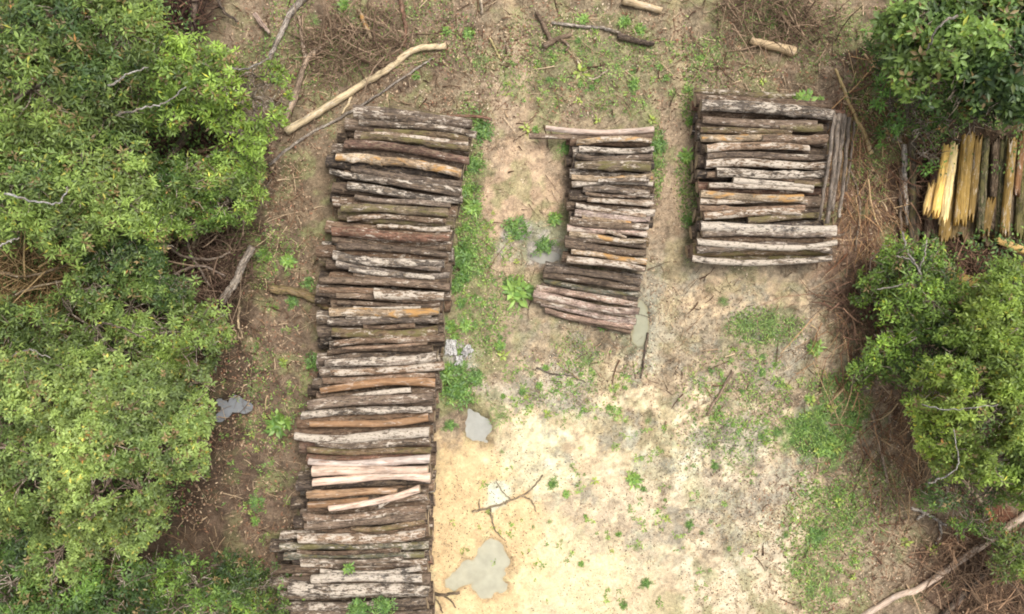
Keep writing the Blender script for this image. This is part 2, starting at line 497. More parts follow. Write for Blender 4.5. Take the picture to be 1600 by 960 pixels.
def log_geo(L, r, rg, taper=.1, bend=.02, nr=22, ns=14, rough=.09):
    """bark surface along local X, centred; returns verts, quads"""
    ph = rg.random() * 100
    b1 = (rg.random() - .5) * 2 * bend * L; b2 = (rg.random() - .5) * bend * L
    b3 = (rg.random() - .5) * bend * .6 * L
    sgn = rg.choice((-1, 1))
    knots = [(rg.uniform(-.42, .42) * L, rg.uniform(0, 6.28), rg.uniform(.15, .5) * r) for _ in range(rg.randint(1, 4))]
    sk0 = rg.uniform(-.35, .35); sk1 = rg.uniform(-.35, .35)
    vs = []
    for i in range(nr):
        t = i / (nr - 1); x = (t - .5) * L
        cy = b1 * (1 - (2 * t - 1) ** 2) + b3 * math.sin(t * 6.28)
        cz = b2 * .3 * (1 - (2 * t - 1) ** 2)
        rr = r * (1 + sgn * taper * (t - .5))
        for j in range(ns):
            a = 2 * math.pi * j / ns
            n = mnoise.fractal(Vector((x * 2.2 + ph, math.cos(a) * 1.1, math.sin(a) * 1.1 + ph)), .9, 2.1, 4)
            q = rr * (1 + n * rough * 2.0)
            for kx, ka, kr in knots:
                d = ((x - kx) / (r * .9)) ** 2 + (math.atan2(math.sin(a - ka), math.cos(a - ka)) / .6) ** 2
                q += kr * math.exp(-d)
            xx = x
            if i == 0: xx += sk0 * q * math.cos(a) * .5
            if i == nr - 1: xx += sk1 * q * math.cos(a) * .5
            vs.append((xx, cy + q * math.cos(a), cz + q * math.sin(a)))
    qs = []
    for i in range(nr - 1):
        for j in range(ns):
            a = i * ns + j; b = i * ns + (j + 1) % ns
            qs.append((a, b, b + ns, a + ns))
    return vs, qs

LOGN = 0
def make_log(p0, p1, r, sty, label, group, zc, bend=.02, name='log', nr=22, tilt=0.0, cutc=None):
    """p0, p1 are ends seen in the survey (pixels); zc height of the axis"""
    rg = random.Random(R.random())
    a = P(p0[0], p0[1], zc - tilt); b = P(p1[0], p1[1], zc + tilt)
    d = b - a; L = d.length
    base, pale, mat, words = STY[sty]
    vs, qs = log_geo(L, r, rg, rg.uniform(.05, .4), bend, nr, rough=.085)
    ns = 14
    me = mesh_np(name, vs, qs, [M[mat]], smooth=True)
    o = link(name, me)
    rot = d.to_track_quat('X', 'Z'); o.rotation_mode = 'QUATERNION'; o.rotation_quaternion = rot
    o.location = (a + b) / 2
    j = rg.uniform(.78, 1.25); h = rg.uniform(-.08, .08)
    o.color = (base[0] * j * (1 + h), base[1] * j, base[2] * j * (1 - h), max(0, min(1, pale + rg.uniform(-.1, .12))))
    tag(o, label, 'log', group)
    cc = cutc or rg.choice([(.42, .31, .19), (.30, .22, .15), (.22, .15, .10), (.5, .38, .25), (.17, .12, .09)])
    for e, i0 in ((-1, 0), (1, (nr - 1) * ns)):
        ring = [Vector(vs[i0 + j]) for j in range(ns)]
        c = sum(ring, Vector()) / ns
        ev = [(c.x - e * r * .03, c.y, c.z)]
        for f in (.5, .985):
            for q in ring:
                w = c.lerp(q, f); ev.append((w.x + e * (.004 if f > .9 else rg.uniform(-.004, .006)), w.y, w.z))
        ev = [(v[0] - c.x, v[1] - c.y, v[2] - c.z) for v in ev]
        fs = []
        for j in range(ns):
            k = (j + 1) % ns
            t1 = (0, 1 + j, 1 + k); t2 = (1 + j, 1 + ns + j, 1 + ns + k); t3 = (1 + j, 1 + ns + k, 1 + k)
            for t in (t1, t2, t3): fs.append(t if e > 0 else t[::-1])
        m2 = mesh_np('cut_end', ev, fs, [M['cut']])
        c2 = link('cut_end', m2, o); c2.location = c
        jj = rg.uniform(.75, 1.2); c2.color = (cc[0] * jj, cc[1] * jj, cc[2] * jj, 1)
    return o

def ordinal(n):
    if 10 <= n % 100 <= 20: s = 'th'
    else: s = {1: 'st', 2: 'nd', 3: 'rd'}.get(n % 10, 'th')
    return f'{n}{s}'

LEFT = [  # xl, yl, xr, yr, width, style, lift
    (607, 167, 726, 195, 15, 'olive', -.25), (690, 182, 770, 187, 6, 'red', -.45), (565, 191, 745, 211, 12, 'lichen', -.05),
    (585, 205, 733, 219, 10, 'olive', 0), (560, 214, 733, 231, 15, 'olive', 0), (540, 226, 727, 252, 13, 'red', 0),
    (528, 246, 602, 252, 16, 'tan', -.02), (578, 251, 720, 272, 15, 'tan', .05), (517, 268, 582, 278, 12, 'lichen', -.04),
    (550, 264, 722, 288, 12, 'grey', .0), (560, 277, 721, 299, 11, 'lichen', .0), (541, 290, 717, 313, 14, 'lichen', .03),
    (556, 308, 702, 321, 9, 'grey', 0), (532, 326, 705, 333, 15, 'olive', .02), (547, 343, 700, 346, 10, 'spot', .0),
    (590, 354, 702, 358, 8, 'spot', -.02), (519, 361, 702, 371, 14, 'red', .02), (524, 374, 700, 386, 11, 'dark', 0),
    (524, 386, 698, 399, 12, 'dark', .0), (524, 398, 698, 412, 14, 'lichen', .02), (527, 412, 700, 430, 13, 'grey', .0),
    (557, 429, 699, 438, 10, 'brown', -.02), (505, 438, 698, 449, 13, 'grey', .02), (498, 453, 610, 458, 12, 'brown', -.05),
    (525, 462, 692, 467, 11, 'brown', -.02), (586, 459, 691, 463, 16, 'spot', .12), (530, 474, 690, 476, 9, 'dark', 0),
    (520, 488, 685, 486, 15, 'tan', .03), (513, 503, 690, 502, 12, 'grey', 0), (513, 519, 686, 516, 15, 'olive', .02),
    (520, 537, 696, 527, 13, 'brown', .04), (512, 552, 679, 545, 11, 'dark', 0), (511, 568, 685, 557, 14, 'white', .04),
    (517, 582, 690, 571, 13, 'spot', .0), (504, 595, 680, 587, 11, 'brown', 0), (504, 611, 680, 599, 14, 'orange', .03),
    (480, 634, 677, 620, 17, 'grey', .03), (472, 650, 675, 640, 13, 'lichen', .0), (490, 663, 673, 652, 12, 'orange', .05),
    (462, 681, 670, 675, 15, 'white', .02), (495, 691, 673, 689, 12, 'lichen', .0), (482, 702, 675, 704, 12, 'olive', -.02),
    (482, 721, 670, 717, 13, 'peel', .03), (490, 737, 670, 733, 14, 'peel', .03), (486, 754, 673, 747, 15, 'peel', .04),
    (482, 773, 620, 768, 13, 'orange', .0), (483, 789, 570, 783, 13, 'orange', -.02), (512, 795, 656, 764, 11, 'peel', .14),
    (555, 787, 670, 777, 11, 'brown', .0), (476, 808, 663, 794, 14, 'brown', .03), (475, 823, 665, 806, 14, 'brown', .0),
    (545, 826, 663, 814, 9, 'olive', .03), (472, 841, 664, 832, 16, 'spot', .03), (440, 836, 520, 840, 12, 'lichen', -.08),
    (439, 854, 666, 851, 12, 'green', .0), (447, 869, 663, 867, 12, 'green', -.03), (470, 882, 663, 877, 10, 'spot', .0),
    (492, 892, 660, 887, 9, 'white', .0), (491, 906, 665, 904, 14, 'white', .05), (450, 918, 668, 924, 22, 'lichen', .0),
    (436, 947, 665, 939, 15, 'lichen', -.02), (455, 962, 672, 957, 14, 'grey', -.03), (450, 978, 668, 972, 14, 'dark', -.03)]
MID = [
    (846, 200, 1020, 202, 10, 'peel', -.04), (825, 213, 1019, 211, 9, 'brown', -.12), (900, 223, 1019, 221, 9, 'tan', 0),
    (907, 233, 1019, 233, 10, 'lichen', .02), (900, 244, 1020, 246, 11, 'grey', .0), (897, 259, 1018, 261, 17, 'olive', .02),
    (896, 277, 1019, 276, 11, 'tan', .03), (893, 289, 1018, 288, 9, 'white', .0), (911, 297, 1018, 304, 12, 'grey', .04),
    (894, 308, 1016, 312, 9, 'black', -.03), (918, 312, 1017, 318, 9, 'spot', .0), (900, 321, 1019, 333, 11, 'white', .03),
    (897, 333, 1015, 343, 11, 'pinkgrey', .0), (892, 344, 1014, 355, 11, 'spot', .03), (890, 356, 1013, 367, 12, 'pinkgrey', .0),
    (890, 366, 1011, 377, 9, 'tan', .03), (880, 372, 1011, 387, 9, 'dark', -.02), (889, 381, 1010, 396, 12, 'dark', .0),
    (886, 393, 1008, 409, 10, 'tan', .02), (887, 406, 1006, 422, 11, 'spot', .02),
    (852, 414, 1005, 433, 11, 'lichen', -.26), (848, 422, 1003, 442, 12, 'grey', -.24), (847, 430, 999, 451, 11, 'dark', -.28),
    (849, 438, 998, 459, 9, 'green', -.34), (846, 446, 996, 468, 9, 'black', -.38),
    (838, 451, 995, 477, 12, 'pinkgrey', -.28), (839, 459, 994, 486, 13, 'pinkgrey', -.24), (838, 468, 993, 494, 11, 'spot', -.30),
    (846, 474, 992, 503, 11, 'pinkgrey', -.32), (852, 484, 991, 511, 10, 'pinkgrey', -.36), (868, 493, 989, 519, 8, 'brown', -.39)]
RIGHT = [
    (1087, 142, 1252, 150, 11, 'olive', -.35), (1160, 159, 1322, 176, 8, 'red', -.2), (1096, 165, 1300, 181, 19, 'lichen', .0),
    (1095, 187, 1272, 196, 15, 'grey', .02), (1096, 203, 1240, 206, 12, 'olive', -.02), (1215, 199, 1285, 200, 13, 'olive', .0), (1097, 216, 1240, 217, 12, 'tan', .0),
    (1190, 216, 1291, 217, 14, 'brown', .08), (1102, 233, 1268, 232, 12, 'spot', .03), (1103, 245, 1292, 246, 11, 'dark', .0),
    (1106, 257, 1291, 259, 14, 'spot', .03), (1120, 269, 1287, 272, 14, 'lichen', .03), (1098, 274, 1290, 285, 12, 'dark', -.02),
    (1105, 290, 1268, 298, 9, 'white', .04), (1240, 286, 1292, 289, 9, 'olive', .05), (1097, 303, 1250, 310, 13, 'tan', .03),
    (1094, 315, 1262, 316, 9, 'spot', .02), (1095, 325, 1257, 326, 12, 'brown', .0), (1095, 338, 1250, 331, 13, 'spot', .03),
    (1170, 345, 1286, 337, 11, 'olive', .0), (1095, 353, 1306, 358, 14, 'white', .0), (1094, 366, 1305, 365, 12, 'grey', -.02),
    (1091, 378, 1310, 379, 10, 'white', .03), (1085, 390, 1302, 392, 12, 'grey', .0), (1080, 404, 1300, 404, 10, 'white', -.1)]

PILES = [
    ('long left stack', LEFT, [(165, 570, 735, .10), (250, 528, 722, .12), (340, 530, 706, .07), (450, 505, 698, .05), (560, 512, 686, -.05),
      (680, 470, 674, -.04), (760, 482, 672, -.05), (850, 445, 668, -.02), (980, 440, 670, -.02)], 182, 975, 19.5, 3, .58),
    ('short middle stack', MID, [(205, 893, 1018, 0.0), (300, 894, 1018, .05), (410, 886, 1008, .13), (420, 886, 1008, .13)], 214, 414, 17.0, 2, .40),
    ('square right stack', RIGHT, [(150, 1095, 1300, .05), (280, 1098, 1290, .03), (350, 1093, 1280, .0), (400, 1088, 1300, 0)], 160, 400, 19.0, 3, .58),
]
def lerp_tab(tab, y):
    ys = [t[0] for t in tab]
    return [float(np.interp(y, ys, [t[k] for t in tab])) for k in (1, 2, 3)]

for pname, logs, tab, y0, y1, pitch, layers, ztop in PILES:
    grp_top = 'top layer logs of the ' + pname
    for i, (xl, yl, xr, yr, w, sty, lift) in enumerate(logs):
        kk = (H - ztop) / H
        r = w / 2 / PPM * kk * R.uniform(.86, .98)
        lift += R.uniform(-.03, .035)
        xl += R.gauss(0, 2.5); xr += R.gauss(0, 2.5)
        zc = ztop + r + lift
        zc = max(zc, r + .0)
        words = STY[sty][3]
        noun = '' if 'log' in words else ' log,'
        ln = xr - xl
        size = 'short ' if ln < 125 and pname != 'short middle stack' else ('thick ' if w >= 19 else ('thin ' if w <= 9 else ''))
        lab = f'{size}{words}{noun} {ordinal(i + 1)} down, top of the {pname}'
        make_log((xl, yl), (xr, yr), r, sty, lab, grp_top, zc, bend=.042, tilt=R.uniform(-.02, .02),
                 cutc=(.6, .47, .31) if sty in ('peel', 'tan') or (i == 0 and pname == 'square right stack') else None)
    rw = random.Random(len(logs))
    cand = [i for i in range(3, len(logs) - 4) if abs(logs[i][0] - logs[i + 1][0]) < 50 and abs(logs[i][2] - logs[i + 1][2]) < 30]
    if pname.startswith('short'): cand = [i for i in cand if i < 19]
    rw.shuffle(cand)
    for i in sorted(cand[:16 if pname.startswith('long') else 5]):
        A, B = logs[i], logs[i + 1]
        ex = rw.uniform(0, 60); ey = rw.uniform(0, 40)
        sty = rw.choice(['brown', 'dark', 'spot', 'tan', 'lichen', 'grey', 'white'])
        words = STY[sty][3]; noun = '' if 'log' in words else ' log,'
        make_log(((A[0] + B[0]) / 2 + ex, (A[1] + B[1]) / 2), ((A[2] + B[2]) / 2 - ey, (A[3] + B[3]) / 2), rw.uniform(2.4, 4.0) / PPM, sty,
                 f'thin {words}{noun} wedged below {ordinal(i + 1)} log, {pname}', 'thin logs wedged in the ' + pname, ztop + rw.uniform(.09, .13), bend=.03)
    # logs below
    rg = random.Random(len(pname) * 3)
    d = pitch / PPM
    lname = {0: 'bottom', 1: 'second', 2: 'third'}
    for lay in range(layers):
        zc = d / 2 + lay * (ztop - d) / max(1, layers - 1) if layers > 1 else d / 2
        y = y0 + (lay % 2) * pitch / 2 + rg.uniform(-2, 2)
        n = 0
        while y < y1:
            n += 1
            xl, xr, sl = lerp_tab(tab, y)
            xl += rg.uniform(-24, 14) * (1 if pname.startswith('long') else .35)
            xr += rg.uniform(-4, 7)
            dy = sl * (xr - xl) / 2
            w = pitch * rg.uniform(.84, 1.0)
            r = w / 2 / PPM
            sty = rg.choice(['dark', 'black', 'dark', 'grey', 'black', 'lichen', 'olive', 'red', 'brown', 'black'])  # mostly dark styles: shade of the stack gaps put into bark colour
            words = STY[sty][3]; noun = '' if 'log' in words else ' log,'
            lab = f'{words}{noun} {ordinal(n)} down, {lname[lay]} layer of the {pname}'
            # lower logs sit at their own height: convert edge pixels (read at pile top) to the same world line
            f = ((H - ztop) / H) / ((H - zc) / H)
            q = lambda X, Y: (800 + (X - 800) * f, 480 + (Y - 480) * f)
            make_log(q(xl, y - dy), q(xr, y + dy), r, sty, lab, 'lower logs of the ' + pname, zc, bend=.012, nr=12)
            y += pitch * rg.uniform(.97, 1.05)

# ------------------------------------------------------------------ branches, poles and slabs
def catmull(pts, n):
    out = []
    P4 = [pts[0] * 2 - pts[1]] + pts + [pts[-1] * 2 - pts[-2]]
    segs = len(pts) - 1
    for i in range(n):
        t = i / (n - 1) * segs; k = min(int(t), segs - 1); u = t - k
        a, b, c, d = P4[k:k + 4]
        out.append(0.5 * ((2 * b) + (c - a) * u + (2 * a - 5 * b + 4 * c - d) * u * u + (3 * b - a - 3 * c + d) * u ** 3))
    return out

def tube(pts, r0, r1, ns=8, rough=.08, ph=0.0, cap=True, wob=0.0):
    vs = []; fs = []
    n = len(pts)
    for i, p in enumerate(pts):
        t = (pts[min(i + 1, n - 1)] - pts[max(i - 1, 0)])
        t = t.normalized() if t.length > 1e-6 else Vector((1, 0, 0))
        up = Vector((0, 0, 1)) if abs(t.z) < .9 else Vector((1, 0, 0))
        s = t.cross(up).normalized(); u = s.cross(t).normalized()
        r = r0 + (r1 - r0) * i / (n - 1)
        for j in range(ns):
            a = 2 * math.pi * j / ns
            q = r * (1 + rough * 2.2 * mnoise.noise(Vector((p.x * 5 + ph, p.y * 5 + math.cos(a), p.z * 5 + math.sin(a)))))
            vs.append(tuple(p + s * (q * math.cos(a)) + u * (q * math.sin(a))))
    for i in range(n - 1):
        for j in range(ns):
            a = i * ns + j; b = i * ns + (j + 1) % ns
            fs.append((a, a + ns, b + ns, b))
    if cap:
        for i0, flip in ((0, False), ((n - 1) * ns, True)):
            c = len(vs); vs.append(tuple(sum((Vector(vs[i0 + j]) for j in range(ns)), Vector()) / ns))
            for j in range(ns):
                a, b = i0 + j, i0 + (j + 1) % ns
                fs.append((c, a, b, b) if not flip else (c, b, a, a))
    return vs, fs

def merge(parts):
    V = []; F = []
    for v, f in parts:
        o = len(V); V += list(v); F += [tuple(i + o for i in q) for q in f]
    return V, F

def tri_mesh(name, V, F, mat, smooth=True):
    me = bpy.data.meshes.new(name)
    F = [tuple(dict.fromkeys(f)) for f in F]
    me.from_pydata([tuple(v) for v in V], [], F)
    me.materials.append(mat)
    if smooth:
        for p in me.polygons: p.use_smooth = True
    me.update()
    return me

def branch(name, label, cat, px, w0, w1, color, pale, mat='bark', z=None, forks=(), group=None, parent=None, n=None, wob=.012):
    """px: list of (x, y[, z]) survey points; w in survey px; forks: list of (points, w0, w1)"""
    def pts3(pl, w):
        out = []
        for p in pl:
            if len(p) > 2: zz = p[2]
            elif z is not None: zz = z
            else:
                q = P(p[0], p[1]); zz = gz(q.x, q.y) + w / 2 / PPM + .01
            out.append(P(p[0], p[1], zz))
        return out
    parts = []
    A = pts3(px, w0)
    rg = random.Random(R.random())
    def ctr(pl):
        k = max(6, len(pl) * 5)
        cc = catmull(pl, k)
        for i in range(1, len(cc) - 1):
            cc[i] += Vector((rg.uniform(-1, 1), rg.uniform(-1, 1), rg.uniform(-.3, .5))) * wob
        return cc
    parts.append(tube(ctr(A), w0 / 2 / PPM, w1 / 2 / PPM, ph=rg.random() * 9, rough=.12))
    for fp, a, b in forks:
        parts.append(tube(ctr(pts3(fp, a)), a / 2 / PPM, b / 2 / PPM, ns=6, ph=rg.random() * 9, rough=.12))
    V, F = merge(parts)
    o0 = A[0]; d = (A[-1] - A[0]); d.z = 0
    ang = math.atan2(d.y, d.x)
    rm = Matrix.Rotation(-ang, 3, 'Z')
    V = [rm @ (Vector(v) - o0) for v in V]
    me = tri_mesh(name, V, F, M[mat])
    o = link(name, me, parent)
    o.location = o0 - (parent.location if parent else Vector())
    o.rotation_euler = (0, 0, ang)
    o.color = (*color, pale)
    if parent is None: tag(o, label, cat, group)
    elif label: o['label'] = label
    return o

TAN = (.50, .37, .22); GRY = (.27, .23, .19); BRN = (.20, .135, .09); PALE = (.62, .5, .36); DRK = (.09, .065, .05); RED = (.22, .11, .07)
branch('fallen_branch', 'long pale bent branch lying diagonally above the long left stack', 'branch',
       [(447, 206), (494, 178), (550, 142), (606, 108), (647, 78), (697, 72)], 13, 9, (.58, .45, .27), .3, 'peeled',
       forks=[([(552, 142), (545, 160), (534, 178)], 5, 3)])
branch('fallen_branch', 'long thin grey pole lying parallel below the long pale bent branch', 'branch',
       [(420, 258), (469, 219), (537, 181), (587, 150), (650, 108), (677, 90)], 5, 3, GRY, .5)
branch('fallen_branch', 'tan forked branch running down to the tree edge at the upper left', 'branch',
       [(440, 197), (462, 150), (478, 96), (503, 75)], 10, 8, (.36, .26, .18), .35, forks=[([(478, 96), (472, 60), (467, 25)], 7, 5)])
branch('fallen_branch', 'curved grey pole entering from the top edge beside the forked tan branch', 'branch',
       [(419, 95), (437, 56), (456, 19), (485, -14)], 7, 12, (.34, .29, .24), .55)
branch('fallen_branch', 'short tan stick near the top edge between two brush heaps', 'branch', [(561, 16), (572, 41), (580, 61)], 8, 6, TAN, .4, 'rust')
branch('fallen_branch', 'dark red brown stick hanging down from the top edge', 'branch', [(624, -8), (630, 20), (634, 45), (631, 72)], 8, 5, RED, .2)
branch('fallen_branch', 'thin brown stick lying flat above the middle of the pale bent branch', 'branch', [(525, 40), (556, 50), (592, 47)], 6, 3, BRN, .45)
branch('fallen_branch', 'small white stick near the top edge above the clearing path', 'branch', [(752, 0), (753, 22)], 5, 4, PALE, .6)
branch('wood_chunk', 'thick tan wood chunk cut off by the top edge of the picture', 'wood', [(974, 0), (1004, 9), (1034, 17)], 13, 10, TAN, .3, 'peeled')
branch('wood_chunk', 'thick tan wood chunk lying above the square right stack', 'wood', [(1173, 63), (1205, 72), (1241, 82)], 11, 16, (.52, .38, .22), .3, 'peeled')
branch('fallen_branch', 'long thin grey stick near the top centre of the clearing', 'branch', [(862, 36), (900, 41), (940, 44), (970, 52)], 5, 5, GRY, .6)
branch('wood_chunk', 'dark purple brown rotten chunk near the top centre', 'wood', [(966, 56), (990, 63), (1022, 69)], 11, 8, DRK, .2)
branch('fallen_branch', 'brown crooked branch left of the top centre', 'branch', [(849, 73), (868, 62), (892, 54)], 10, 6, BRN, .3, forks=[([(862, 66), (852, 45), (838, 18)], 9, 5), ([(875, 60), (888, 72), (884, 80)], 6, 3)])
branch('fallen_branch', 'thin pale v shaped twig above the short middle stack', 'branch', [(901, 94), (924, 124), (950, 109)], 3, 3, PALE, .3)
branch('fallen_branch', 'small yellow pale stick right of the tip of the pale bent branch', 'branch', [(765, 60), (775, 78), (782, 92)], 4, 3, (.55, .45, .2), .3)
branch('fallen_branch', 'split yellow pole lying in brown brush right of the square right stack', 'branch', [(1305, 108), (1318, 138), (1336, 184), (1351, 211), (1361, 241)], 4, 8, (.56, .40, .18), .1, 'peeled')
branch('fallen_branch', 'thin curved grey twig in the litter right of the square stack', 'branch', [(1323, 250), (1340, 300), (1343, 340), (1336, 392)], 3.5, 3, (.36, .28, .2), .3)
branch('fallen_branch', 'grey barked pole leaning at the dark root heap on the left', 'branch', [(394, 386, .5), (380, 412, .45), (368, 440, .4), (344, 474, .3)], 11, 13, (.30, .25, .2), .5)
branch('fallen_log', 'curved brown log whose end touches the left side of the long stack', 'log', [(422, 452), (460, 456), (490, 466), (518, 482)], 13, 15, (.25, .17, .08), .1, 'moss')
branch('fallen_branch', 'long pale pinkish trunk crossing the lower right corner', 'branch', [(1340, 968), (1402, 931), (1436, 920), (1500, 876), (1555, 838), (1615, 795)], 9, 12, (.52, .39, .29), .4, 'peeled', wob=.005)
branch('fallen_branch', 'dark brown trunk lying below the pale trunk in the lower right corner', 'branch', [(1470, 965), (1510, 925), (1550, 882), (1600, 838)], 10, 9, DRK, .2, forks=[([(1492, 945), (1505, 925), (1512, 905)], 6, 3)])
branch('fallen_branch', 'short pale stub beside the dark trunk in the lower right corner', 'branch', [(1484, 952), (1497, 935), (1505, 925)], 8, 5, PALE, .2, 'peeled')
branch('fallen_branch', 'grey forked stick above the pale trunk at the lower right', 'branch', [(1422, 793), (1450, 804), (1478, 821)], 5, 4, (.38, .34, .29), .6, forks=[([(1445, 802), (1432, 812)], 6, 4), ([(1468, 815), (1470, 835), (1462, 850)], 5, 3)])
branch('fallen_branch', 'broken branch with orange torn end at the lower right', 'branch', [(1503, 750, .25), (1525, 775, .2), (1541, 795, .15)], 5, 9, (.36, .27, .18), .35, forks=[])
branch('wood_chunk', 'bright orange torn wood splinter at the lower right tree edge', 'wood', [(1539, 793, .17), (1545, 804, .14), (1549, 815, .1)], 10, 6, (.62, .22, .08), .0, 'peeled')
branch('wood_chunk', 'orange cut stub beside the pale trunk at the lower right', 'wood', [(1566, 835), (1576, 841)], 14, 12, (.66, .30, .12), .0, 'peeled')
branch('fallen_branch', 'long straight thin tan stick in the brown litter right of the green patch', 'branch', [(1362, 645), (1372, 690), (1387, 755)], 5, 4, (.40, .30, .21), .4)
branch('fallen_branch', 'short straight tan stick beside the long tan stick near the green patch', 'branch', [(1390, 645), (1391, 690)], 4, 3, (.42, .33, .23), .3)
branch('fallen_branch', 'dark crooked stick at the lower end of the long stack on the sand', 'branch', [(668, 925), (690, 930), (718, 926)], 6, 4, (.15, .11, .07), .2, forks=[([(690, 930), (704, 938), (712, 950)], 3, 2), ([(672, 928), (684, 940), (692, 958)], 3, 2)])
branch('fallen_branch', 'dark branching twig on the sand above the big beige puddle', 'branch', [(738, 800), (762, 794), (800, 782), (830, 765), (848, 742)], 4, 2, (.34, .26, .16), .2,
       forks=[([(766, 794), (769, 812), (775, 830), (790, 845)], 3, 1.5), ([(750, 798), (749, 780)], 3, 1.5), ([(800, 782), (785, 768), (775, 752)], 2, 1.2), ([(815, 775), (830, 782), (838, 800)], 3, 1.5)])
branch('fallen_branch', 'dark thin straight stick pointing down from the green grey puddle', 'branch', [(1012, 520), (1006, 560), (1001, 592)], 4, 2.5, DRK, .2)
branch('fallen_branch', 'brown split pole lying diagonally on the pale soil in the centre right', 'branch', [(1145, 580), (1128, 610), (1105, 648)], 6, 4, (.30, .21, .14), .4)
branch('fallen_branch', 'long thin grey stick curving across the centre of the clearing', 'branch', [(838, 575), (865, 585), (890, 587), (915, 598)], 3, 2, (.16, .13, .1), .3)
for pts, w0, w1, c, pl, lab in [
    ([(300, 190, .6), (288, 215, .5), (268, 245, .4), (242, 276, .3)], 13, 9, (.13, .09, .07), .25, 'thick dark red brown limb in the gap below the fresh green tree'),
    ([(277, 232, .6), (258, 255, .5), (234, 280, .5)], 5, 4, (.34, .26, .19), .4, 'thin pale limb leaning across the gap below the fresh green tree'),
    ([(300, 238, .3), (325, 234, .3), (350, 226, .25)], 6, 5, (.42, .26, .16), .3, 'orange tan stick in the gap below the fresh green tree'),
    ([(380, 197, .5), (376, 212, .5), (370, 228, .4)], 9, 8, (.36, .28, .22), .4, 'short upright tan stub near the right tip of the fresh green tree'),
    ([(318, 250, .4), (345, 235, .5), (365, 222, .6)], 4, 3, (.40, .36, .31), .6, 'thin grey forked stick right of the gap below the fresh green tree'),
    ([(308, -5, .3), (302, 20, .3), (300, 50, .2)], 11, 9, (.12, .085, .07), .2, 'dark thick limb at the top edge right of the corner tree'),
    ([(340, 0, .2), (352, 20, .2), (372, 34, .15)], 6, 4, (.10, .075, .06), .2, 'dark thin crooked limb at the top edge'),
    ([(398, 22, .1), (410, 38, .1), (422, 52, .1)], 9, 5, (.34, .24, .19), .35, 'pinkish brown broken limb left of the curved grey pole'),
    ([(315, 345, .4), (308, 365, .4), (302, 388, .3)], 7, 4, (.26, .22, .13), .3, 'olive brown limb sticking up from the dark root heap'),
    ([(250, 372, .5), (285, 400, .5), (330, 405, .5), (360, 395, .4)], 5, 3, (.22, .17, .13), .3, 'long curved root across the dark root heap'),
    ([(270, 430, .4), (310, 415, .5), (352, 432, .4)], 5, 3, (.20, .15, .12), .3, 'second curved root in the lower part of the dark root heap'),
    ([(290, 360, .5), (300, 400, .5), (330, 450, .4)], 5, 3, (.17, .13, .10), .3, 'root running down through the dark root heap'),
    ([(334, 486, .1), (345, 495, .1), (352, 506, .1)], 8, 5, (.55, .33, .16), .1, 'orange torn stub below the dark root heap'),
    ([(375, 480, .1), (372, 505, .05), (380, 530, .05)], 5, 3, (.46, .34, .2), .2, 'thin tan forked stick below the dark root heap'),
    ([(-5, 425, .9), (40, 432, 1.0), (90, 420, 1.0), (130, 400, .8)], 5, 3, (.26, .2, .12), .4, 'long thin limb across the brown dead brush on the left edge'),
    ([(10, 470, .9), (50, 450, 1.1), (100, 440, 1.0)], 4, 3, (.3, .24, .15), .4, 'second thin limb in the brown dead brush on the left edge'),
    ([(1520, 895), (1545, 872), (1580, 860)], 6, 4, (.30, .2, .14), .3, 'short brown limb between the two trunks in the lower right corner'),
    ([(1462, 845), (1480, 860), (1492, 885)], 4, 3, (.28, .17, .11), .3, 'thin red brown stick right of the two lime weeds'),
    ([(1290, 372), (1318, 366), (1338, 352)], 4, 3, (.30, .22, .16), .3, 'thin brown stick at the lower right corner of the square stack')]:
    branch('fallen_branch', lab, 'branch', pts, w0, w1, c, pl)
# grey poles laid across the right side of the square stack
for k, (a, b, w, lab) in enumerate([
    ((1304, 180), (1280, 345), 6, 'thin leftmost grey pole laid upright along the right side of the square stack'),
    ((1311, 178), (1292, 350), 8, 'second grey pole from the left laid along the right side of the square stack'),
    ((1319, 179), (1300, 330), 8, 'middle grey pole laid along the right side of the square stack'),
    ((1327, 184), (1311, 340), 7, 'fourth grey pole from the left laid along the right side of the square stack'),
    ((1335, 190), (1322, 300), 4, 'short rightmost brown pole beside the right side of the square stack')]):
    zt = [.80, .72, .5, .3, .08][k]
    branch('grey_pole', lab, 'pole', [(*a, zt), ((a[0] + b[0]) / 2 + 1, (a[1] + b[1]) / 2, zt), (*b, zt)], w, w * .8, (.215, .175, .14), .3, 'bark', group='grey poles beside the square stack')

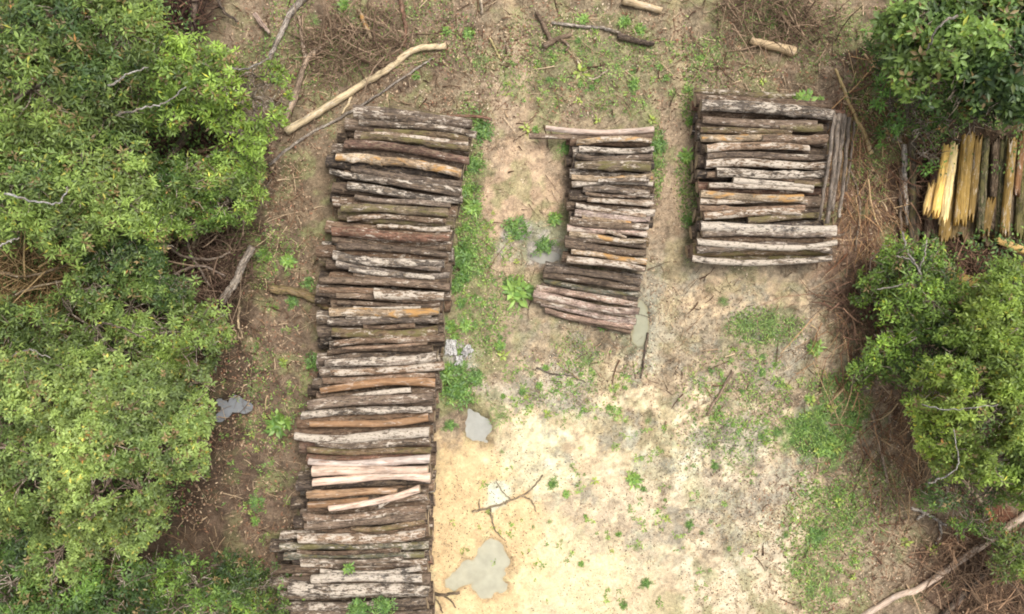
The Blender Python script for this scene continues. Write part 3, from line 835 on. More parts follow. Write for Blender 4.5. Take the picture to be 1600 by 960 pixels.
def slab(label, a, b, w, th, z, color, mat='peeled', name='sawn_slab', group='sawn slabs under the trees on the right', cat='slab', ragged=.11):
    A = P(a[0], a[1], z); B = P(b[0], b[1], z)
    d = B - A; L = d.length; W = w / PPM * 1.25; rg = random.Random(R.random())
    nx, ny = 26, 10
    vs = []; 
    off = [rg.uniform(-ragged, ragged) for _ in range(ny + 1)]; off2 = [rg.uniform(-ragged, ragged) for _ in range(ny + 1)]
    ph = rg.random() * 50
    for side in (1, -1):
        for i in range(nx + 1):
            t = i / nx
            for j in range(ny + 1):
                s = j / ny - .5
                x = (t - .5) * L + (off[j] * (1 - t) ** 9 + off2[j] * t ** 9)
                wv = W * (1 + .12 * mnoise.noise(Vector((t * 4 + ph, 3 * side, 0))))
                y = s * wv
                crown = (1 - (2 * s) ** 2) * th * .45 if side > 0 else 0
                n = mnoise.noise(Vector((x * 3 + ph, s * 9, side))) * th * .22 * side
                vs.append((x, y, side * th / 2 * (.55 if abs(s) > .45 else 1) + crown + n))
    F = []; st = (nx + 1) * (ny + 1)
    for i in range(nx):
        for j in range(ny):
            q = i * (ny + 1) + j
            F.append((q, q + ny + 1, q + ny + 2, q + 1)); F.append((q + st, q + st + 1, q + st + ny + 2, q + st + ny + 1))
    for i in range(nx):
        for j in (0, ny):
            q = i * (ny + 1) + j; f = (q, q + st, q + st + ny + 1, q + ny + 1)
            F.append(f if j == 0 else f[::-1])
    for j in range(ny):
        for i in (0, nx):
            q = i * (ny + 1) + j; f = (q, q + 1, q + 1 + st, q + st)
            F.append(f if i == 0 else f[::-1])
    me = tri_mesh(name, vs, F, M[mat], smooth=False)
    o = link(name, me); o.location = (A + B) / 2
    o.rotation_euler = (rg.uniform(-.06, .06), 0, math.atan2(d.y, d.x))
    o.color = (*color, .2)
    tag(o, label, cat, group)
    return o
BY = (.78, .50, .14); OC = (.20, .125, .035); DO = (.13, .085, .03); DG = (.075, .075, .03)  # ochre and dark ochre dimmed: shade over the slabs put into wood colour
slab('brightest pale yellow sawn slab with ragged lower end, left of two', (1481, 230), (1462, 336), 11, .06, .52, BY)
slab('brightest pale yellow sawn slab, right of the two bright ones', (1491, 230), (1474, 346), 10, .06, .56, (.80, .60, .27))
slab('short bright yellow slab piece left of the bright slabs', (1458, 288), (1448, 331), 11, .05, .42, (.66, .44, .16))
slab('dull yellow slab under the lower end of the bright slabs', (1484, 290), (1475, 376), 15, .06, .36, OC)
slab('wide ochre slab right of the bright yellow slabs', (1513, 208), (1500, 346), 15, .06, .48, (.31, .195, .05))
slab('narrow ochre slab right of the wide ochre slab', (1528, 217), (1515, 342), 10, .06, .42, OC)
slab('dark mossy slab between the ochre slabs and the far right', (1540, 222), (1531, 358), 9, .06, .36, DG, 'moss')
slab('short ochre slab low in the gap of the dark slabs', (1549, 312), (1538, 364), 12, .05, .34, (.2, .125, .035))
slab('dark brown slab beside the short ochre slab', (1556, 222), (1550, 360), 10, .06, .28, (.09, .06, .035), 'bark')
slab('dark green slab left of the rightmost ochre slab', (1568, 220), (1560, 366), 9, .06, .32, DG, 'moss')
slab('long narrow ochre slab near the right edge of the picture', (1582, 222), (1569, 364), 10, .06, .46, (.23, .145, .04))
slab('red brown slab at the right edge of the picture', (1597, 214), (1588, 300), 8, .06, .38, (.24, .12, .05))
slab('dark green slab at the right picture edge below the red brown one', (1600, 250), (1592, 368), 12, .06, .24, (.12, .11, .03), 'moss')
slab('dark brown slab beyond the right picture edge', (1618, 214), (1610, 366), 14, .06, .3, (.14, .09, .05), 'bark')
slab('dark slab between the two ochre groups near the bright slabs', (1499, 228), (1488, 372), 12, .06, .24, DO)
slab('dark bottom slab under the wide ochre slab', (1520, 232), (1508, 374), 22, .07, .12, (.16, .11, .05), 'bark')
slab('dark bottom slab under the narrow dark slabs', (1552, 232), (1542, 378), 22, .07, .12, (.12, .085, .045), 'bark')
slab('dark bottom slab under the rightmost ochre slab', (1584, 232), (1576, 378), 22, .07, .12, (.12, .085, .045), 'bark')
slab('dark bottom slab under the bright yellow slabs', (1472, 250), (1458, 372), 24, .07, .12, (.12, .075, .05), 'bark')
slab('ochre plank lying crosswise below the yellow slab stack', (1478, 431), (1534, 444), 14, .05, .15, (.34, .23, .06))
slab('orange ochre plank crossing the right edge below the slab stack', (1556, 374), (1604, 394), 9, .05, .2, (.50, .32, .11))
slab('second crosswise ochre plank below the upper crosswise one', (1480, 455), (1520, 462), 10, .05, .08, (.26, .17, .05))
branch('standing_pole', 'white and grey barked pole lying upright left of the yellow slabs', 'pole', [(1413, 226), (1414, 290), (1418, 352)], 9, 7, (.30, .27, .24), .8)
branch('standing_pole', 'dark thick pole beside the white barked pole left of the yellow slabs', 'pole', [(1425, 212), (1426, 300), (1425, 388)], 13, 11, (.10, .085, .06), .2, 'moss')
branch('standing_pole', 'thin brown grey pole between the dark pole and the yellow slabs', 'pole', [(1434, 290), (1434, 340), (1433, 388)], 6, 5, (.26, .2, .14), .3)
branch('standing_pole', 'thin grey pole immediately left of the white barked pole', 'pole', [(1406, 262), (1407, 330), (1408, 372)], 5, 4, (.22, .17, .13), .3)

# ------------------------------------------------------------------ leaves
def leaves_mesh(name, pos, dirs, nrm, ln, wd, col, mat, fold=.18, droop=.18):
    pos = np.asarray(pos); dirs = np.asarray(dirs); nrm = np.asarray(nrm)
    dirs = dirs / np.maximum(np.linalg.norm(dirs, axis=1, keepdims=True), 1e-6)
    s = np.cross(dirs, nrm); s /= np.maximum(np.linalg.norm(s, axis=1, keepdims=True), 1e-6)
    up = np.cross(s, dirs)
    ln = np.asarray(ln)[:, None]; wd = np.asarray(wd)[:, None]
    b = pos
    m = pos + dirs * ln * .45 - up * ln * .02
    l = m + s * wd * .5 + up * wd * fold
    r = m - s * wd * .5 + up * wd * fold
    t = pos + dirs * ln - up * ln * droop
    n = len(pos)
    V = np.stack([b, l, m, r, t], 1).reshape(-1, 3)
    k = (np.arange(n) * 5)[:, None]
    T = np.concatenate([k + np.array([[0, 2, 1]]), k + np.array([[0, 3, 2]]), k + np.array([[1, 2, 4]]), k + np.array([[2, 3, 4]])], 1).reshape(-1, 3)
    return mesh_np(name, V, T, [mat], np.repeat(col, 5, axis=0))

def clusters(cen, nrm, per, lf, wf, colf, rng, spread=.5):
    """rosettes of leaves round each centre"""
    n = len(cen); k = per
    az = rng.random((n, 1)) * 6.28 + (np.arange(k) * 6.283 / k)[None, :] + rng.normal(0, .3, (n, k))
    nr = nrm / np.linalg.norm(nrm, axis=1, keepdims=True)
    ref = np.where(np.abs(nr[:, 2:3]) < .9, np.array([[0, 0, 1.]]), np.array([[1., 0, 0]]))
    t1 = np.cross(nr, ref); t1 /= np.linalg.norm(t1, axis=1, keepdims=True); t2 = np.cross(nr, t1)
    el = rng.uniform(-.35, .75, (n, k))
    D = (np.cos(az)[..., None] * t1[:, None] + np.sin(az)[..., None] * t2[:, None]) * np.cos(el)[..., None] + nr[:, None] * np.sin(el)[..., None]
    Nn = nr[:, None] * np.cos(el)[..., None] - (np.cos(az)[..., None] * t1[:, None] + np.sin(az)[..., None] * t2[:, None]) * np.sin(el)[..., None]
    Nn = Nn + rng.normal(0, .25, Nn.shape)
    L = lf * rng.uniform(.6, 1.25, (n, k)); W = wf * rng.uniform(.7, 1.25, (n, k))
    Ps = cen[:, None] + D * (L * .15)[..., None] + nr[:, None] * rng.uniform(-1, 1, (n, k))[..., None] * lf * spread
    L = L * rng.lognormal(0, .22, (n, 1))
    col = np.repeat(colf[:, None], k, axis=1) * rng.uniform(.72, 1.28, (n, k))[..., None]
    return Ps.reshape(-1, 3), D.reshape(-1, 3), Nn.reshape(-1, 3), L.ravel(), W.ravel(), col.reshape(-1, 3)

def crown_points(lobes, dens, rng, holes=.36, lowdark=True):
    C_, Nn, dep = [], [], []
    for (px, py, rp, zt) in lobes:
        Rw = rp / PPM * (H - zt) / H * 1.13
        hz = Rw * .75
        zc = max(zt - hz, .15)
        cen = np.array(P(px, py, zc))
        n = int(dens * math.pi * Rw * Rw * 2.0)
        v = rng.normal(0, 1, (n, 3)); v /= np.linalg.norm(v, axis=1, keepdims=True)
        v[:, 2] = np.abs(v[:, 2]) * 1.0 - .15 * rng.random(n)
        rad = rng.uniform(.35, 1.0, n) ** .5
        lump = .52 + .96 * fbm(np.arctan2(v[:, 1], v[:, 0]) * 1.6 + px, v[:, 2] * 2.5 + py, 33, 3)
        p = cen + v * (Rw * rad * lump)[:, None] * np.array([1, 1, .75])
        keep = fbm(p[:, 0] * 2.7, p[:, 1] * 2.7, 77, 3) > holes + .10 * (rng.random(n) - .5)
        p = p[keep]; v = v[keep]; rad = rad[keep]
        C_.append(p); dep.append(rad)
        Nn.append(v * np.array([.8, .8, .5]) + np.array([0, 0, .75]) + rng.normal(0, .3, v.shape))
    p = np.concatenate(C_); p[:, 2] = np.maximum(p[:, 2], .06)
    return p, np.concatenate(Nn), np.concatenate(dep)

ZS = .74
def tree(name, label, lobes, trunk, c1, c2, leaf=(.15, .06), dens=55, per=7, cat='tree', holes=.36, seed=1, bare=(), group=None, tr=.09, twigs=10, bark=(.2, .16, .12)):
    rng = np.random.default_rng(seed); rg = random.Random(seed)
    lobes = [(a, b, c, d * ZS if d > 2 else d) for a, b, c, d in lobes]
    zmax = max(l[3] for l in lobes)
    bare = [([(p[0], p[1], p[2] * (ZS if zmax > 1.5 else 1)) for p in bp[0]],) + tuple(bp[1:]) for bp in bare]
    base = P(trunk[0], trunk[1], 0); base.z = gz(base.x, base.y)
    root = empty(name, base)
    tag(root, label, cat, group)
    # trunk, limbs
    top = P(trunk[0], trunk[1], zmax * .45)
    tv, tf = tube([base + Vector((0, 0, -.05)) - base, (base.lerp(top, .4) - base) + Vector((.05, .03, 0)), top - base], tr * 1.25, tr * .8, ns=10, rough=.15)
    o = link('trunk', tri_mesh('trunk', tv, tf, M['bark']), root); o.color = (*bark, .3)
    parts = []
    for (px, py, rp, zt) in lobes:
        Rw = rp / PPM * (H - zt) / H
        c = P(px, py, max(zt - Rw * .8, .15)) - base
        st = top - base - Vector((0, 0, rg.uniform(.0, .3) * zmax * .4))
        mid = st.lerp(c, .5) + Vector((rg.uniform(-.15, .15), rg.uniform(-.15, .15), .1 * zmax * .3))
        parts.append(tube(catmull([st, mid, c], 7), tr * .5, tr * .22, ns=6, rough=.15))
        for _ in range(twigs):
            a = rg.uniform(0, 6.28); e = rg.uniform(.1, 1.2)
            tip = c + Vector((math.cos(a) * math.cos(e), math.sin(a) * math.cos(e), math.sin(e) * .75)) * Rw * rg.uniform(.75, 1.02)
            m2 = c.lerp(tip, .5) + Vector((rg.uniform(-.1, .1), rg.uniform(-.1, .1), rg.uniform(-.02, .08)))
            parts.append(tube(catmull([c, m2, tip], 6), tr * .2, .006, ns=4, rough=.1))
            t2 = tip + Vector((rg.uniform(-.25, .25), rg.uniform(-.25, .25), rg.uniform(-.05, .1)))
            parts.append(tube([m2, m2.lerp(t2, .55) + Vector((rg.uniform(-.06, .06),) * 3), t2], .010, .004, ns=4))
    V, F = merge(parts)
    o = link('branches', tri_mesh('branches', V, F, M['bark']), root); o.color = (bark[0] * 1.3, bark[1] * 1.3, bark[2] * 1.3, .5)
    leaf = (leaf[0] * .70, leaf[1] * .62); dens = dens * 2.1
    cen, nr, dep = crown_points(lobes, dens, rng, holes - .01)
    cen = cen - np.array(base)
    t = np.clip(fbm((cen[:, 0] + base.x) * 1.3, (cen[:, 1] + base.y) * 1.3, seed + 5, 3) * 1.6 - .3 + rng.normal(0, .2, len(cen)), 0, 1)[:, None]
    col = np.array(c1) * (1 - t) + np.array(c2) * t
    col = col * (.48 + .6 * dep)[:, None]  # leaves deeper in the crown darkened, inner shade put into their colour
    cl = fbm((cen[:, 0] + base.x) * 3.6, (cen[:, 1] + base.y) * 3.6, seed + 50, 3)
    col = col * (.62 + .72 * sstep(.32, .66, cl))[:, None]  # clump tones vary; crown light and shadow contrast put into the colour too
    dry = (rng.random(len(cen)) < .05)
    col[dry] = np.array(alb(150, 128, 84)) * rng.uniform(.6, 1.1, (int(dry.sum()), 1))
    lm = (col @ np.array([.3, .6, .1]))[:, None]; col = (col * .9 + lm * .1) * 1.08 * np.array([1.05, 1, .95])  # slight grey mix: haze over the foliage put into leaf colour
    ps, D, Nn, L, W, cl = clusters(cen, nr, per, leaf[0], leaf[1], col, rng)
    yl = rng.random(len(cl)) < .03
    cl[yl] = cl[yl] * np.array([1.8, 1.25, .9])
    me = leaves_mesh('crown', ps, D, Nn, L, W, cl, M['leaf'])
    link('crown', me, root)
    for bp in bare:
        branch('bare_branch', None, None, bp[0], bp[1] * .6, bp[2] * .5, tuple(.75 * q for q in bp[3]), .35, parent=root, wob=.02)
    return root

G1 = alb(74, 98, 42); G2 = alb(138, 164, 74)     # mid / fresh green
D1 = alb(60, 86, 40); D2 = alb(108, 138, 64)       # darker
F1 = alb(102, 126, 60); F2 = alb(146, 168, 84)   # light grey green crown
S1 = alb(94, 120, 38); S2 = alb(156, 182, 68)     # bright yellow green
W_ = (.5, .47, .42); GB = (.3, .25, .2)
tree('leafy_tree', 'dense dark green tree filling the upper left corner',
     [(40, 50, 75, 4.6), (120, 30, 70, 4.4), (195, 50, 62, 4.0), (50, 140, 75, 4.4), (135, 125, 62, 4.0), (5, 210, 60, 4.0), (85, 205, 55, 3.8), (210, 5, 45, 3.8), (-40, 90, 70, 4.2), (190, 120, 36, 3.2), (225, 50, 34, 3.4), (160, 180, 46, 3.2), (205, 180, 34, 2.6)],
     (80, 110), D1, G2, (.15, .055), 58, 7, seed=2,
     bare=[([(169, 134, 3.9), (185, 126, 4.0), (200, 116, 4.0), (232, 106, 3.6)], 5, 3, W_)])
tree('leafy_tree', 'fresh green tree with crown hanging over the upper left clearing edge',
     [(255, 105, 42, 3.3), (300, 110, 50, 3.4), (350, 125, 48, 3.3), (395, 155, 42, 2.9), (262, 170, 36, 2.9), (410, 190, 30, 2.4), (300, 150, 34, 2.8), (360, 190, 38, 2.4), (275, 75, 26, 2.6), (425, 130, 26, 2.5), (430, 165, 28, 2.4), (390, 215, 30, 2.0), (400, 120, 30, 2.6)],
     (300, 170), G1, alb(150, 184, 66), (.14, .055), 56, 7, seed=3, holes=.38,
     bare=[([(181, 181, 3.0), (225, 169, 3.1), (262, 159, 3.1), (291, 136, 3.2)], 5, 3, W_), ([(355, 105, 3.0), (385, 108, 3.0), (412, 96, 2.9), (425, 84, 2.8)], 5, 3, (.4, .36, .32))])
tree('leafy_tree', 'mid green tree on the left edge above the brown dead brush',
     [(50, 285, 62, 3.9), (130, 280, 58, 3.7), (195, 240, 40, 3.2), (100, 345, 55, 3.4), (185, 330, 50, 3.2), (20, 350, 40, 3.0), (-30, 290, 60, 3.6), (215, 290, 34, 2.8)],
     (110, 320), D1, G2, (.145, .055), 58, 7, seed=4, holes=.38,
     bare=[([(7, 303, 4.0), (47, 313, 4.1), (87, 318, 4.1), (103, 305, 4.0), (106, 292, 3.9)], 5, 3, (.6, .58, .55)), ([(-6, 386, 3.3), (14, 378, 3.4), (30, 372, 3.4)], 5, 3, (.55, .5, .45))])
tree('shrub', 'loose pale green shrub left of the upper part of the long stack',
     [(300, 290, 40, 1.9), (345, 280, 34, 1.7), (380, 285, 26, 1.4), (265, 320, 36, 1.8), (335, 325, 32, 1.5), (240, 350, 34, 1.8), (375, 250, 28, 1.5), (300, 345, 28, 1.4), (400, 300, 18, 1.0), (270, 280, 34, 1.9), (390, 235, 22, 1.4), (360, 310, 34, 1.5), (320, 290, 36, 1.7), (395, 265, 22, 1.1), (380, 330, 22, 1.0)],
     (310, 300), alb(74, 108, 36), alb(144, 172, 70), (.12, .045), 76, 7, cat='shrub', seed=5, holes=.36, tr=.04,
     bare=[([(281, 305, 1.9), (305, 298, 2.0), (330, 283, 2.0)], 3, 2, W_), ([(300, 190, .5), (285, 215, .5), (262, 245, .4), (240, 275, .3)], 12, 9, (.12, .08, .06))])
tree('shrub', 'green shrub thicket left of the dark root heap',
     [(220, 420, 42, 2.2), (255, 455, 40, 2.2), (175, 410, 34, 2.0), (205, 480, 42, 2.3), (285, 450, 24, 1.6), (150, 380, 36, 2.2), (235, 390, 34, 2.1), (240, 500, 36, 2.1), (140, 450, 34, 2.0), (210, 370, 30, 2.2)],
     (215, 450), D1, G2, (.13, .05), 60, 7, cat='shrub', seed=6, holes=.38, tr=.05)
tree('shrub', 'bright green shrub thicket between dead brush and the pale crown below',
     [(150, 510, 48, 2.5), (85, 530, 52, 2.7), (25, 520, 48, 2.7), (265, 520, 46, 2.3), (310, 545, 38, 1.9), (205, 550, 46, 2.4), (-20, 560, 50, 2.6), (320, 500, 30, 1.5), (110, 490, 40, 2.4), (60, 570, 50, 2.6), (120, 570, 48, 2.6), (260, 565, 40, 2.2), (345, 530, 20, 1.2), (0, 490, 34, 2.3)],
     (170, 530), G1, G2, (.13, .05), 56, 7, cat='shrub', seed=7, holes=.40, tr=.06,
     bare=[([(-8, 574, 3.1), (20, 556, 3.1), (47, 546, 3.1), (60, 552, 3.0), (82, 562, 2.9)], 5, 3, W_), ([(47, 546, 3.1), (70, 566, 3.1), (100, 572, 3.1), (150, 578, 3)], 4, 2.5, W_), ([(160, 505, 2.5), (190, 512, 2.6), (228, 530, 2.6)], 5, 4, (.2, .16, .12))])
tree('leafy_tree', 'large light yellow green crown on the lower left',
     [(60, 640, 74, 4.2), (150, 615, 66, 4.2), (225, 625, 55, 3.9), (285, 650, 44, 3.5), (255, 695, 58, 3.8), (165, 690, 66, 4.3), (60, 730, 76, 4.3), (150, 770, 62, 4.2), (225, 765, 46, 3.7), (215, 815, 40, 3.3), (110, 840, 52, 3.6), (85, 880, 40, 3.2), (-20, 680, 70, 4), (-10, 790, 50, 3.8), (295, 715, 34, 3.2), (300, 600, 34, 3.2), (110, 690, 60, 4.2), (20, 700, 60, 4.1), (200, 650, 60, 4.1), (305, 670, 30, 3.3), (190, 840, 34, 3.2), (20, 600, 50, 3.9), (100, 800, 50, 3.9)],
     (150, 740), F1, F2, (.10, .055), 98, 7, seed=8, holes=.37, bark=(.24, .17, .13))
tree('leafy_tree', 'darker green tree in the lower left corner below the pale crown',
     [(20, 850, 46, 3.0), (10, 930, 60, 3.2), (90, 940, 60, 3.1), (165, 935, 48, 2.7), (-40, 880, 50, 3), (60, 985, 60, 3), (150, 990, 50, 2.8), (220, 955, 36, 2.2), (40, 890, 50, 3.0), (130, 900, 40, 2.6), (200, 900, 30, 2.0)],
     (70, 950), D1, alb(116, 154, 58), (.13, .055), 60, 7, seed=9, holes=.38)
tree('shrub', 'loose dark green shrub at the bottom edge left of the long stack',
     [(265, 930, 36, 1.5), (315, 915, 34, 1.5), (360, 930, 38, 1.5), (405, 925, 30, 1.2), (350, 885, 26, 1.1), (300, 960, 40, 1.6), (390, 965, 38, 1.4), (240, 890, 26, 1.3), (430, 950, 20, .9), (290, 890, 26, 1.2), (380, 900, 28, 1.2), (335, 950, 34, 1.5), (425, 905, 20, .9), (260, 970, 34, 1.4)],
     (335, 935), D1, alb(134, 170, 60), (.11, .045), 58, 7, cat='shrub', seed=10, holes=.43, tr=.035)
tree('leafy_tree', 'broad dark green tree in the upper right corner',
     [(1400, 45, 34, 2.6), (1440, 40, 45, 3.2), (1490, 90, 52, 3.6), (1545, 55, 56, 3.9), (1590, 110, 58, 3.9), (1500, 145, 42, 3.2), (1555, 160, 46, 3.3), (1430, 120, 36, 2.8), (1600, 30, 50, 3.8), (1640, 90, 60, 4), (1610, 175, 40, 3.2), (1470, 20, 44, 3.2), (1520, 20, 46, 3.5), (1560, 110, 46, 3.7), (1465, 130, 34, 2.9), (1520, 185, 28, 2.8), (1415, 85, 34, 2.7), (1570, 5, 40, 3.5)],
     (1530, 110), alb(62, 90, 42), alb(134, 166, 72), (.19, .105), 48, 6, seed=11, holes=.40,
     bare=[([(1496, 25, 3.9), (1478, 32, 3.9), (1462, 48, 3.8), (1455, 65, 3.6), (1447, 80, 3.3)], 6, 4, (.36, .33, .29))])
tree('shrub', 'low scattered green shrub below the upper right tree',
     [(1395, 130, 22, .9), (1385, 165, 20, .7), (1410, 195, 24, .9), (1440, 205, 26, 1.1), (1450, 245, 22, .9), (1370, 110, 16, .6), (1375, 60, 22, .9), (1420, 170, 24, 1.1), (1480, 195, 24, 1.3), (1390, 215, 18, .6)],
     (1425, 190), D1, alb(116, 166, 60), (.13, .06), 50, 6, cat='shrub', seed=12, holes=.40, tr=.025)
tree('shrub', 'open shrub with grey bare twigs right of the clearing below the poles',
     [(1410, 400, 28, 1.2), (1385, 435, 26, 1.0), (1360, 440, 20, .8), (1430, 440, 30, 1.4), (1460, 480, 36, 1.7), (1475, 430, 22, 1.2), (1420, 490, 30, 1.3), (1400, 530, 30, 1.1), (1450, 545, 34, 1.4), (1370, 570, 26, .8), (1410, 580, 28, 1.1), (1340, 585, 22, .6), (1450, 390, 22, .9), (1400, 480, 30, 1.2), (1390, 400, 26, 1.0), (1480, 510, 38, 1.7), (1470, 575, 36, 1.6), (1435, 510, 32, 1.4), (1430, 600, 30, 1.3), (1380, 540, 28, 1.0), (1500, 470, 30, 1.6), (1490, 560, 34, 1.8), (1440, 415, 26, 1.2), (1345, 460, 18, .6)],
     (1435, 480), D1, alb(140, 176, 56), (.12, .055), 56, 6, cat='shrub', seed=13, holes=.40, tr=.035,
     bare=[([(1410, 362, 1.5), (1417, 390, 1.6), (1437, 423, 1.7), (1440, 460, 1.7), (1457, 517, 1.5)], 5, 5, (.42, .38, .33)),
           ([(1370, 452, 1.4), (1400, 448, 1.6), (1423, 443, 1.7), (1441, 452, 1.7)], 3.5, 4, (.42, .38, .33)),
           ([(1400, 401, 1.5), (1420, 404, 1.6), (1437, 423, 1.7)], 4, 4, (.42, .38, .33)),
           ([(1448, 375, 1.5), (1444, 400, 1.7), (1437, 425, 1.7)], 3, 4, (.42, .38, .33)),
           ([(1436, 600, 1.6), (1470, 570, 1.8), (1480, 540, 1.8)], 3, 4, (.45, .42, .38))])
tree('leafy_tree', 'bright yellow green tree on the right edge below the slab stack',
     [(1570, 450, 44, 3.0), (1600, 500, 62, 3.8), (1545, 520, 48, 3.4), (1520, 580, 52, 3.5), (1585, 585, 62, 4.0), (1485, 620, 42, 3.1), (1545, 650, 62, 3.9), (1610, 680, 60, 4.0), (1490, 680, 38, 3.0), (1555, 720, 50, 3.5), (1450, 640, 26, 2.4), (1600, 750, 40, 3.2), (1650, 560, 70, 4), (1650, 740, 60, 3.8), (1530, 480, 30, 2.6), (1460, 600, 34, 2.6), (1455, 690, 26, 2.4), (1520, 620, 50, 3.6), (1510, 715, 36, 3.1), (1560, 490, 44, 3.4), (1480, 725, 26, 2.6), (1580, 640, 60, 4.0), (1500, 540, 36, 2.9)],
     (1570, 610), S1, S2, (.115, .055), 82, 7, seed=14, holes=.385,
     bare=[([(1450, 755, 3.2), (1478, 744, 3.3), (1497, 725, 3.4), (1490, 670, 3.6)], 4, 2.5, (.5, .47, .43)), ([(1440, 632, 3.2), (1490, 640, 3.6), (1560, 632, 4.1)], 3, 2, (.5, .47, .43))])
tree('shrub', 'small green shrub under the right tree above the pale trunk',
     [(1475, 775, 30, 1.7), (1505, 790, 28, 1.6), (1450, 780, 20, 1.1), (1540, 770, 26, 1.8), (1530, 815, 22, 1.0), (1500, 820, 18, .8), (1555, 840, 18, .8)],
     (1500, 790), D1, alb(126, 166, 60), (.11, .045), 52, 6, cat='shrub', seed=15, holes=.42, tr=.03)
tree('shrub', 'leafy shrub at the right edge below the pale trunk',
     [(1595, 865, 28, 1.3), (1570, 885, 24, 1.1), (1560, 860, 16, .8), (1620, 890, 34, 1.5)],
     (1590, 880), G1, G2, (.12, .05), 50, 6, cat='shrub', seed=16, holes=.42, tr=.03)

# ------------------------------------------------------------------ weeds
def weed_mesh(kind, seed):
    rng = np.random.default_rng(seed)
    if kind == 'rosette':
        n = 14
        cen = np.zeros((n, 3)); cen[:, :2] = rng.normal(0, .22, (n, 2)); cen[:, 2] = rng.uniform(.1, .5, n)
        nr = np.tile([0, 0, 1.], (n, 1)) + rng.normal(0, .3, (n, 3)); per = 6; lf, wf = .62, .24
    elif kind == 'bush':
        n = 60
        cen = rng.normal(0, .45, (n, 3)); cen[:, 2] = np.abs(rng.normal(.35, .25, n))
        nr = np.tile([0, 0, 1.], (n, 1)) + rng.normal(0, .4, (n, 3)); per = 6; lf, wf = .30, .12
    elif kind == 'grass':
        n = 40
        cen = rng.normal(0, .35, (n, 3)); cen[:, 2] = .02
        nr = np.tile([0, 0, 1.], (n, 1)) + rng.normal(0, .15, (n, 3)); per = 5; lf, wf = .6, .045
    else:
        n = 3
        cen = rng.normal(0, .15, (n, 3)); cen[:, 2] = np.abs(rng.normal(.4, .1, n))
        nr = np.tile([0, 0, 1.], (n, 1)) + rng.normal(0, .25, (n, 3)); per = 5; lf, wf = .95, .40
    t = rng.random((n, 1))
    base = {'rosette': (alb(98, 134, 62), alb(156, 186, 90)), 'bush': (alb(88, 124, 60), alb(140, 172, 88)),
            'grass': (alb(104, 132, 70), alb(152, 172, 100)), 'sprout': (alb(130, 152, 66), alb(182, 194, 96))}[kind]
    col = np.array(base[0]) * (1 - t) + np.array(base[1]) * t
    cen[:, 2] *= .6
    a = clusters(cen, nr, per, lf, wf, col, rng, .3)
    st = cen.copy(); sl = np.linalg.norm(st, axis=1) + .02
    root0 = np.tile([0, 0, -.02], (len(cen), 1))
    b = (root0, st - root0, nr, sl, np.full(len(cen), .05), col * .8)
    a = tuple(np.concatenate([p, q]) for p, q in zip(a, b))
    # stems reach the ground
    me = leaves_mesh('weed', *a, M['weed'])
    return me
WM = {k: [weed_mesh(k, 100 + i + 10 * j) for i in range(3)] for j, k in enumerate(['rosette', 'bush', 'grass', 'sprout'])}
